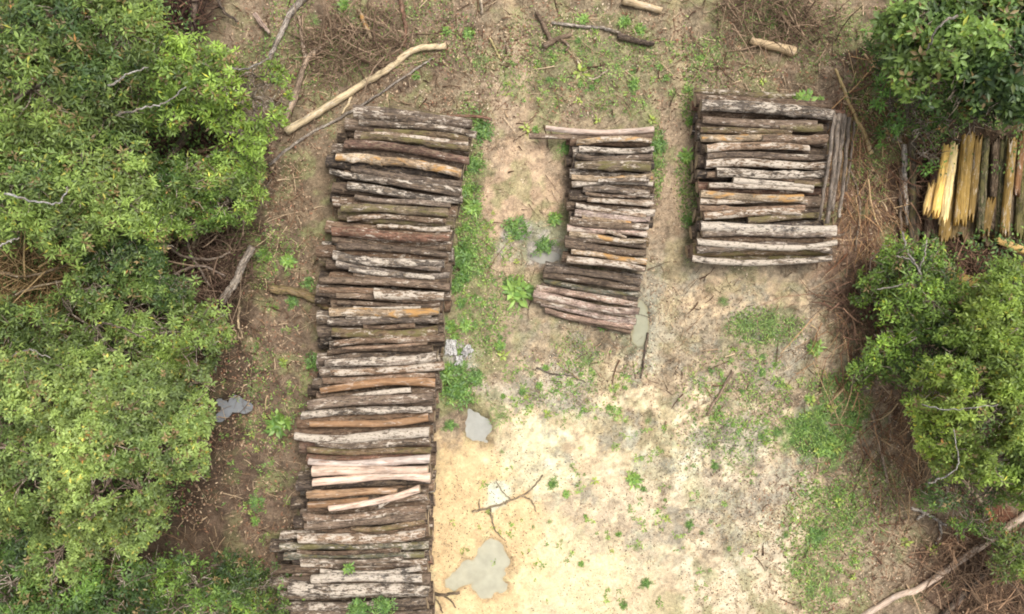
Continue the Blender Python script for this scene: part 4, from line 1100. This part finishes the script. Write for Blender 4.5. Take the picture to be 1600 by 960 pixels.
WEEDS = [  # px, py, radius px, kind, label, z
    (752, 206, 20, 'bush', 'bright green weed clump touching the upper right end of the long stack', 0),
    (574, 204, 9, 'rosette', 'small green weed growing between the uppermost logs of the long stack', .35),
    (601, 176, 9, 'sprout', 'yellow green weed above the top log of the long stack', 0),
    (738, 258, 14, 'bush', 'green weed right of the long stack below the uppermost clump', 0),
    (730, 300, 12, 'rosette', 'yellow green weed at the right side of the long stack near its upper third', 0),
    (738, 325, 16, 'rosette', 'bright leafy weed on the path edge right of the long stack', 0),
    (722, 400, 24, 'bush', 'large dark green clump halfway down the right side of the long stack', 0),
    (746, 425, 14, 'grass', 'grassy tuft right of the large dark green clump', 0),
    (805, 358, 20, 'bush', 'green clump at the middle of the path between the stacks', 0),
    (852, 384, 16, 'bush', 'green clump beside the thin puddle left of the middle stack', 0),
    (868, 342, 14, 'rosette', 'yellow green leafy weed touching the left side of the middle stack', 0),
    (808, 456, 28, 'rosette', 'biggest bright yellow green weed left of the pinkish split logs', 0),
    (795, 440, 14, 'bush', 'smaller green weed at the upper left of the biggest bright weed', 0),
    (886, 233, 13, 'bush', 'green weed in the notch at the upper left of the middle stack', 0),
    (822, 200, 9, 'sprout', 'yellow green weed at the left tip of the middle stack top logs', 0),
    (838, 203, 8, 'rosette', 'tiny green weed under the overhanging logs of the middle stack', 0),
    (1017, 188, 10, 'sprout', 'yellow star shaped weed above the right end of the middle stack', 0),
    (934, 187, 7, 'sprout', 'small yellow weed above the centre of the middle stack', 0),
    (1028, 228, 15, 'bush', 'green clump touching the upper right side of the middle stack', 0),
    (1024, 255, 12, 'grass', 'grassy green tuft on the right side of the middle stack', 0),
    (1074, 245, 15, 'rosette', 'bright green weed touching the left side of the square stack', 0),
    (1078, 190, 10, 'rosette', 'small green weed left of the upper part of the square stack', 0),
    (1075, 345, 10, 'bush', 'dull green weed left of the lower part of the square stack', 0),
    (1255, 158, 19, 'rosette', 'bright broad leaved weed growing on the upper logs of the square stack', .45),
    (1280, 160, 11, 'rosette', 'small leafy weed right of the broad leaved weed on the square stack', .4),
    (1193, 128, 9, 'sprout', 'tiny yellow green weed above the centre of the square stack', 0),
    (1203, 505, 24, 'grass', 'big dull green clump in the soil below the square stack', 0),
    (1165, 505, 15, 'grass', 'smaller dull green clump left of the big one below the square stack', 0),
    (1130, 472, 10, 'grass', 'little green tuft below the left corner of the square stack', 0),
    (1273, 545, 16, 'rosette', 'bright green weed at the edge of the red brown litter', 0),
    (1320, 592, 11, 'sprout', 'bright yellow green weed above the large green patch', 0),
    (1415, 845, 12, 'sprout', 'lime green weed above the pale trunk at the lower right, left one of two', 0),
    (1457, 858, 11, 'sprout', 'lime yellow weed above the pale trunk at the lower right, right one of two', 0),
    (1478, 915, 10, 'rosette', 'blue green weed between the pale and the dark trunk', 0),
    (1310, 785, 11, 'sprout', 'green weed with yellow tip on pale soil at the right', 0),
    (1272, 838, 14, 'bush', 'green weed clump on the right border of the sand', 0),
    (1300, 928, 14, 'grass', 'grassy tuft near the bottom edge right of the sand', 0),
    (437, 663, 24, 'rosette', 'large green leafy weed on the litter left of the long stack', 0),
    (493, 566, 15, 'bush', 'dark green weed tucked against the left side of the long stack', 0),
    (440, 565, 9, 'sprout', 'yellow green weed left of the dark green weed beside the long stack', 0),
    (412, 400, 15, 'rosette', 'yellow green weed right of the dark root heap, left of two', 0),
    (450, 408, 14, 'rosette', 'yellow green weed right of the dark root heap, right of two', 0),
    (455, 470, 12, 'bush', 'green weed under the curved brown log', 0),
    (480, 440, 13, 'bush', 'dark green clump in the shade above the curved brown log', 0),
    (400, 785, 13, 'bush', 'green clump on the brown litter at the lower left', 0),
    (398, 815, 10, 'rosette', 'small weed below the green clump on the lower left litter', 0),
    (720, 605, 26, 'bush', 'wide dark green clump right of the long stack above the grey puddle', 0),
    (745, 590, 14, 'bush', 'small dark clump at the upper right of the wide dark green clump', 0),
    (704, 665, 10, 'bush', 'small green clump left of the grey puddle', 0),
    (705, 512, 12, 'rosette', 'green weed right of the long stack, left of two near the white scraps', 0),
    (728, 510, 13, 'rosette', 'green weed right of the long stack, right of two near the white scraps', 0),
    (782, 650, 20, 'grass', 'dark grassy tuft along the right edge of the grey puddle', 0),
    (780, 540, 11, 'rosette', 'yellow green weed above the grey puddle in the open soil', 0),
    (787, 556, 10, 'sprout', 'lime weed beside the yellow green weed in the open soil', 0),
    (943, 508, 12, 'rosette', 'green weed at the lower edge of the pinkish split logs', 0),
    (915, 562, 14, 'grass', 'yellow green tuft on the open soil below the middle stack', 0),
    (990, 750, 15, 'rosette', 'green weed on the open sand right of centre', 0),
    (1010, 912, 9, 'bush', 'small green weed on the sand near the bottom edge', 0),
    (864, 757, 9, 'bush', 'dull green weed at the tip of the branching twig on the sand', 0),
    (885, 773, 8, 'rosette', 'small green weed just right of the branching twig on the sand', 0),
    (580, 890, 0, '', '', 0),
    (545, 889, 11, 'rosette', 'small green weed growing on the lower part of the long stack', .78),
    (600, 945, 16, 'bush', 'green weed on the bottom logs of the long stack at the picture edge', .72),
    (560, 952, 16, 'bush', 'green weed left of another on the bottom logs of the long stack', .72),
    (452, 890, 14, 'rosette', 'bright weed left of the lower end of the long stack', 0),
    (1270, 920, 12, 'grass', 'grassy tuft at the lower right border of the sand', 0),
    (912, 28, 12, 'rosette', 'green weed near the top edge of the clearing', 0),
    (975, 35, 13, 'rosette', 'green weed above the dark rotten chunk near the top centre', 0),
    (1000, 45, 12, 'rosette', 'green weed right above the dark rotten chunk', 0),
    (907, 115, 13, 'sprout', 'yellow green weed beside the v shaped twig', 0),
    (990, 130, 12, 'rosette', 'green weed in the litter left of the square stack corner', 0),
    (1205, 38, 12, 'rosette', 'green weed in the dark brush above the tan wood chunk', 0),
    (1228, 25, 9, 'rosette', 'small green weed at the upper right of the dark brush', 0),
    (696, 50, 11, 'rosette', 'green weed at the tip of the long pale bent branch', 0),
    (733, 52, 12, 'rosette', 'green weed right of the tip of the long pale bent branch', 0),
    (755, 95, 14, 'grass', 'grassy tuft right below the tip of the pale bent branch', 0),
    (650, 118, 9, 'rosette', 'green weed between the grey pole and the long stack', 0),
    (535, 8, 12, 'rosette', 'bright weed at the top edge near the curved grey pole', 0),
    (490, 30, 12, 'grass', 'green tuft right of the curved grey pole at the top', 0),
]
gi = 0
def put_weed(px, py, r, kind, label, z, group=None):
    global gi
    gi += 1
    me = WM[kind][gi % 3]
    o = bpy.data.objects.new('weed', me); C.objects.link(o)
    p = P(px, py, z); p.z = z if z else gz(p.x, p.y)
    o.location = p; s = r / PPM
    o.scale = (s, s, s * .8); o.rotation_euler = (0, 0, R.uniform(0, 6.28))
    tag(o, label, 'weed', group)
for w in WEEDS:
    if w[2]: put_weed(*w)
SEED = [  # region cx, cy, rx, ry, count, label
    (960, 800, 260, 150, 44, 'tiny green seedling sprouting from the open pale sand'),
    (1170, 620, 90, 80, 40, 'tiny green seedling on the mottled soil right of centre'),
    (900, 610, 120, 50, 30, 'tiny green seedling on the damp soil above the sand'),
    (930, 110, 180, 60, 48, 'tiny green seedling in the litter above the middle stack'),
    (770, 430, 60, 100, 30, 'tiny green seedling on the path between the left and middle stacks'),
    (1290, 830, 70, 110, 40, 'tiny green seedling on the grassy soil at the lower right'),
    (410, 620, 60, 260, 22, 'tiny green seedling in the litter left of the long stack'),
    (1360, 200, 50, 100, 10, 'tiny green seedling in the brown brush right of the square stack')]
for _ in range(34):
    a = R.uniform(0, 6.28); q = math.sqrt(R.random())
    put_weed(1296 + 48 * q * math.cos(a), 658 + 60 * q * math.sin(a), R.uniform(7, 13), R.choice(['grass', 'sprout', 'grass', 'rosette']),
             'grass or weed tuft inside the large green patch at the right of the sand', 0, 'tufts of the large green patch')
for _ in range(26):
    y = R.uniform(235, 620); x = float(np.interp(y, [200, 400, 620], [742, 718, 706])) + R.gauss(0, 8)
    put_weed(x, y, R.uniform(6, 12), R.choice(['grass', 'bush', 'rosette']),
             'small weed in the green strip along the right side of the long stack', 0, 'small weeds along the right side of the long stack')
for cx, cy, rx, ry, n, lab in SEED:
    for _ in range(int(n * .52)):
        a = R.uniform(0, 6.28); q = math.sqrt(R.random())
        put_weed(cx + rx * q * math.cos(a), cy + ry * q * math.sin(a), R.uniform(3.5, 7.5), R.choice(['sprout', 'rosette', 'bush', 'grass']), lab, 0, lab.replace('tiny green seedling', 'tiny green seedlings'))

def seedling_stuff():
    rng = np.random.default_rng(77); cen = []
    for cx, cy, rx, ry, n, lab in SEED:
        k = int(n * 1.6); a = rng.random(k) * 6.283; q = np.sqrt(rng.random(k))
        for x, y in zip(cx + rx * q * np.cos(a), cy + ry * q * np.sin(a)):
            m = rng.integers(1, 5)
            for _ in range(m):
                p = P(x + rng.normal(0, 5), y + rng.normal(0, 5)); cen.append((p.x, p.y, gz(p.x, p.y) + .015))
    cen = np.array(cen); t = rng.random((len(cen), 1))
    col = np.array(alb(100, 140, 62)) * (1 - t) + np.array(alb(164, 190, 92)) * t
    a = clusters(cen, np.tile([0, 0, 1.], (len(cen), 1)) + rng.normal(0, .3, (len(cen), 3)), 5, .055, .026, col, rng, .2)
    o = link('seedlings', leaves_mesh('seedlings', *a, M['weed']))
    tag(o, 'minute green seedlings dotted in loose patches over the whole clearing', 'seedlings', kind='stuff')

# ------------------------------------------------------------------ stuff: litter, twigs, ground cover
def scatter(regs, n, rng):
    """regs: (cx, cy, rx, ry, weight)"""
    w = np.array([r[4] * r[2] * r[3] for r in regs], float); w /= w.sum()
    k = rng.choice(len(regs), n, p=w)
    rr = np.array(regs)[k]
    a = rng.random(n) * 6.283; q = np.sqrt(rng.random(n)) * (1 + .12 * rng.normal(0, 1, n))
    px = rr[:, 0] + rr[:, 2] * q * np.cos(a); py = rr[:, 1] + rr[:, 3] * q * np.sin(a)
    return (px - 800) / PPM, (480 - py) / PPM

def litter(name, label, cat, regs, n, lf, wf, cols, seed, clump=.42, z=.012, el=.25, mat='litter'):
    rng = np.random.default_rng(seed)
    x, y = scatter(regs, n, rng)
    keep = (fbm(x * 1.6, y * 1.6, seed, 4) > clump + .12 * (rng.random(n) - .5))
    pm = pudmask(*wpx(x, y)) < .3
    keep &= pm
    x = x[keep]; y = y[keep]; n = len(x)
    pos = np.stack([x, y, ground_h(x, y) + z * (.4 + rng.random(n))], 1)
    az = rng.random(n) * 6.283; e = rng.normal(0, el, n)
    D = np.stack([np.cos(az) * np.cos(e), np.sin(az) * np.cos(e), np.sin(e)], 1)
    Nn = np.tile([0, 0, 1.], (n, 1)) + rng.normal(0, .35, (n, 3))
    c = np.array(cols)[rng.integers(0, len(cols), n)] * rng.uniform(.6, 1.35, (n, 1))
    me = leaves_mesh(name, pos, D, Nn, lf * rng.uniform(.5, 1.5, n), wf * rng.uniform(.5, 1.4, n), np.clip(c, 0, .85), M[mat])
    o = link(name, me); tag(o, label, cat, kind='stuff')

ALLR = [(600, 60, 260, 130, 1.0), (950, 90, 330, 120, .8), (1340, 260, 120, 240, 1.3), (390, 580, 130, 440, 1.1), (1400, 620, 130, 200, 1.1),
        (150, 480, 330, 560, .5), (1500, 200, 160, 260, .7), (1520, 860, 170, 130, 1.1), (1180, 60, 140, 80, .9), (470, 250, 90, 160, .9), (1330, 830, 150, 150, .7)]
BROWNS = [alb(146, 118, 94), alb(116, 90, 70), alb(176, 150, 122), alb(130, 102, 82), alb(92, 72, 58), alb(182, 158, 130), alb(150, 108, 84)]
litter('leaf_litter', 'brown and reddish dead leaves strewn over the forest clearing floor', 'leaf litter', ALLR, 38000, .060, .028, BROWNS, 301, .45)
litter('bark_crumbs', 'pale bark crumbs and wood chips strewn on the mottled soil', 'wood chips',
       [(1100, 520, 280, 130, 1), (850, 540, 190, 100, 1), (780, 300, 110, 220, .9), (1050, 300, 40, 200, .9), (950, 110, 330, 110, .9), (1290, 780, 150, 220, .9), (600, 80, 230, 120, .4), (1350, 280, 90, 200, .5)],
       17000, .042, .022, [alb(196, 172, 142), alb(206, 186, 160), alb(166, 140, 112), alb(140, 116, 94), alb(110, 88, 70)], 302, .46)
litter('sand_debris', 'small dark bark bits scattered on the pale sand', 'debris',
       [(980, 820, 330, 200, 1), (1150, 800, 130, 190, 1.6), (1100, 560, 230, 120, 1.6), (740, 830, 80, 150, .4), (860, 600, 150, 60, 1.2)],
       12000, .036, .016, [alb(96, 80, 62), alb(140, 116, 88), alb(70, 56, 48), alb(170, 146, 110)], 303, .44)
GREENS = [alb(122, 152, 74), alb(142, 174, 84), alb(112, 140, 70), alb(162, 182, 98), alb(98, 130, 64)]
litter('ground_cover', 'low green grass and creeping leaves covering patches of the clearing', 'ground cover',
       [(1296, 655, 58, 66, 7.0), (733, 300, 22, 150, 2.2), (745, 470, 60, 90, 1.4), (950, 100, 200, 80, .7), (1195, 510, 60, 30, 2.0), (1285, 850, 60, 120, 1.3),
        (720, 605, 40, 30, 2), (400, 400, 70, 50, 1), (480, 60, 90, 80, .8), (1075, 260, 18, 130, 1.6), (1027, 250, 12, 60, 2.4), (640, 60, 130, 60, .5), (430, 640, 60, 120, .5),
        (1370, 200, 60, 130, .8), (1340, 770, 70, 60, .9), (900, 570, 110, 50, .7), (1150, 640, 90, 90, .6), (1210, 50, 140, 60, .7), (850, 640, 60, 40, .4)],
       46000, .055, .020, GREENS, 304, .42, .03, .6, 'weed')
litter('undergrowth', 'dark green undergrowth leaves below the trees', 'undergrowth',
       [(110, 200, 240, 260, 1), (110, 600, 210, 300, 1), (200, 920, 260, 70, 1.2), (1500, 120, 150, 140, 1), (1570, 620, 110, 220, 1), (1430, 500, 80, 120, .8), (1540, 400, 80, 40, .4)],
       60000, .085, .036, [alb(88, 116, 54), alb(112, 142, 68), alb(70, 96, 46), alb(134, 160, 80)], 305, .40, .55, .5, 'leaf')

def twigs(name, label, cat, regs, n, lm, rm, cols, seed, z=.02, heap=0.0, clump=0.4, align=None):
    rng = np.random.default_rng(seed); 
    x, y = scatter(regs, n, rng)
    keep = fbm(x * 1.3, y * 1.3, seed, 3) > clump
    x = x[keep]; y = y[keep]; n = len(x)
    g = ground_h(x, y)
    K = 4; S = 3
    az = rng.random(n) * 6.283 if align is None else rng.normal(align[0], align[1], n)
    L = lm * rng.lognormal(0, .5, n); rr = rm * np.clip(rng.lognormal(-.15, .6, n), .4, 4)
    curv = rng.normal(0, .5, n); hz = heap * rng.random(n) ** 1.3; sl = rng.normal(0, .12 + .5 * heap, n)
    V = np.zeros((n, K, S, 3))
    px = x.copy(); py = y.copy(); pz = g + z * rng.random(n) + hz + rr
    for k in range(K):
        a = az + curv * (k / (K - 1) - .5)
        if k:
            px = px + np.cos(a) * L / (K - 1); py = py + np.sin(a) * L / (K - 1); pz = np.maximum(pz + sl * L / (K - 1), g + rr)
        r = rr * (1 - .6 * k / (K - 1))
        for s in range(S):
            t = s * 2 * math.pi / S + .5
            V[:, k, s, 0] = px - np.sin(a) * r * math.cos(t); V[:, k, s, 1] = py + np.cos(a) * r * math.cos(t); V[:, k, s, 2] = pz + r * math.sin(t)
    b = np.arange(n)[:, None] * K * S
    F = []
    for k in range(K - 1):
        for s in range(S):
            s2 = (s + 1) % S
            F.append(b + np.array([[k * S + s, (k + 1) * S + s, (k + 1) * S + s2, k * S + s2]]))
    F = np.stack(F, 1).reshape(-1, 4)
    c = np.array(cols)[rng.integers(0, len(cols), n)] * rng.uniform(.6, 1.3, (n, 1))
    me = mesh_np(name, V.reshape(-1, 3), F, [M['litter']], np.repeat(np.clip(c, 0, .8), K * S, axis=0))
    o = link(name, me); tag(o, label, cat, kind='stuff')
TW = [alb(130, 104, 80), alb(168, 142, 112), alb(96, 74, 56), alb(190, 166, 134), alb(80, 58, 46)]
twigs('twig_litter', 'fine dead twigs scattered across the clearing floor', 'twigs', ALLR + [(1100, 520, 260, 120, .5), (780, 330, 100, 200, .4)], 12000, .20, .0055, TW, 401, clump=.30)
twigs('twig_litter', 'long dry sticks and stalks in the brown brush right of the square stack', 'twigs', [(1355, 260, 60, 190, 1), (1400, 690, 60, 90, .9), (1330, 540, 70, 90, .5)], 900, .55, .006, [alb(150, 116, 84), alb(176, 138, 98), alb(120, 84, 62), alb(190, 160, 120)], 402, .05, .12, .25, (-1.35, .7))
twigs('dead_brush', 'dark heap of tangled roots and dead twigs at the left clearing edge', 'brush', [(330, 410, 70, 65, 1), (345, 440, 40, 40, 1)], 900, .45, .008, [alb(96, 76, 62), alb(124, 102, 84), alb(70, 52, 42), alb(150, 128, 104)], 403, .05, .45, 0)
twigs('dead_brush', 'brown dead twig tangle among the trees on the left edge', 'brush', [(65, 440, 90, 55, 1)], 1100, .6, .009, [alb(120, 98, 64), alb(140, 112, 76), alb(92, 70, 46), alb(160, 136, 96)], 404, .05, 1.1, 0)
twigs('dead_brush', 'dark brown branch tangle under the fresh green tree at the upper left', 'brush', [(300, 225, 70, 50, 1), (280, 20, 60, 40, .8)], 600, .5, .011, [alb(86, 60, 50), alb(110, 82, 66), alb(60, 44, 38)], 405, .05, .4, 0)
twigs('dead_brush', 'brown brush heap at the top edge left of centre', 'brush', [(560, 60, 90, 50, 1), (520, 90, 50, 40, .8)], 700, .4, .007, [alb(130, 108, 86), alb(154, 130, 106), alb(98, 78, 62)], 406, .05, .15, 0)
twigs('dead_brush', 'dark twig heap above the tan wood chunk near the square stack', 'brush', [(1190, 20, 75, 40, 1), (1260, 50, 60, 40, .6)], 600, .4, .007, [alb(114, 94, 74), alb(90, 72, 56), alb(150, 126, 102)], 407, .05, .2, 0)
twigs('dead_brush', 'reddish brown dead brush beside the open shrub on the right', 'brush', [(1340, 480, 50, 60, 1), (1510, 420, 60, 40, 1), (1440, 300, 30, 80, .5)], 1000, .35, .007, [alb(124, 94, 76), alb(148, 116, 92), alb(88, 68, 54)], 408, .05, .25, 0)
twigs('dead_brush', 'brown dead twigs around the trunks in the lower right corner', 'brush', [(1520, 870, 90, 50, 1), (1560, 930, 90, 50, 1), (1530, 830, 60, 30, .6)], 900, .45, .008, [alb(130, 106, 84), alb(104, 84, 66), alb(158, 126, 98), alb(86, 66, 52)], 409, .05, .2, 0)

seedling_stuff()
# white crumpled scraps beside the long stack
def scrap(px, py, w, label, seed):
    rg = random.Random(seed); n = 12
    vs = []; fs = []
    for i in range(n):
        for j in range(n):
            u, v = i / (n - 1) - .5, j / (n - 1) - .5
            nz = mnoise.fractal(Vector((u * 4 + seed, v * 4, 0)), .8, 2, 4)
            k = 1 + .5 * mnoise.noise(Vector((u * 3 + seed * 2, v * 3, 5)))
            vs.append((u * w / PPM * k, v * w / PPM * .7 * k, .05 + nz * .06))
    for i in range(n - 1):
        for j in range(n - 1):
            q = i * n + j; fs.append((q, q + n, q + n + 1, q + 1))
    me = tri_mesh('bark_scrap', vs, fs, M['peeled'], False)
    o = link('bark_scrap', me); p = P(px, py); p.z = gz(p.x, p.y) + .02; o.location = p
    o.rotation_euler = (0, 0, rg.uniform(0, 6.28)); o.color = (.48, .46, .43, 1)
    tag(o, label, 'scrap', 'white bark scraps beside the long stack')
scrap(706, 542, 22, 'white crumpled bark scrap closest to the long stack', 3)
scrap(730, 548, 18, 'white crumpled bark scrap farther right of the long stack', 5)
scrap(718, 562, 16, 'small lowest white bark scrap beside the long stack', 8)

# ------------------------------------------------------------------ camera and light
cam = bpy.data.cameras.new('camera'); co = bpy.data.objects.new('camera', cam); C.objects.link(co)
co.location = (0, 0, H); co.rotation_euler = (0, 0, 0)
cam.sensor_width = 36; cam.lens = 36 * H / (1600 / PPM); cam.clip_end = 2000
bpy.context.scene.camera = co

AZ, EL = 48, 66
w = bpy.data.worlds.new('World'); bpy.context.scene.world = w; w.use_nodes = True
nt = w.node_tree; bg = nt.nodes['Background']
sky = nt.nodes.new('ShaderNodeTexSky'); sky.sky_type = 'NISHITA'; sky.sun_disc = False
sky.sun_elevation = math.radians(EL); sky.sun_rotation = math.radians(AZ)
sky.dust_density = 4.0; sky.air_density = 1.0
hs = nt.nodes.new('ShaderNodeHueSaturation'); hs.inputs['Saturation'].default_value = .25; hs.inputs['Value'].default_value = 1.6
nt.links.new(sky.outputs[0], hs.inputs['Color']); nt.links.new(hs.outputs[0], bg.inputs[0])
bg.inputs[1].default_value = .15
s = bpy.data.lights.new('sun', 'SUN'); s.energy = 2.3; s.angle = math.radians(28); s.color = (1, .96, .9)
so = bpy.data.objects.new('sun', s); C.objects.link(so)
v = Vector((math.sin(math.radians(AZ)) * math.cos(math.radians(EL)), math.cos(math.radians(AZ)) * math.cos(math.radians(EL)), math.sin(math.radians(EL))))
so.rotation_euler = (-v).to_track_quat('-Z', 'Y').to_euler(); so.location = v * 30

sc = bpy.context.scene
sc.view_settings.view_transform = 'Standard'; sc.view_settings.look = 'None'
sc.view_settings.exposure = 0; sc.view_settings.gamma = 1
sc.cycles.max_bounces = 6
sc.cycles.filter_width = 1.9
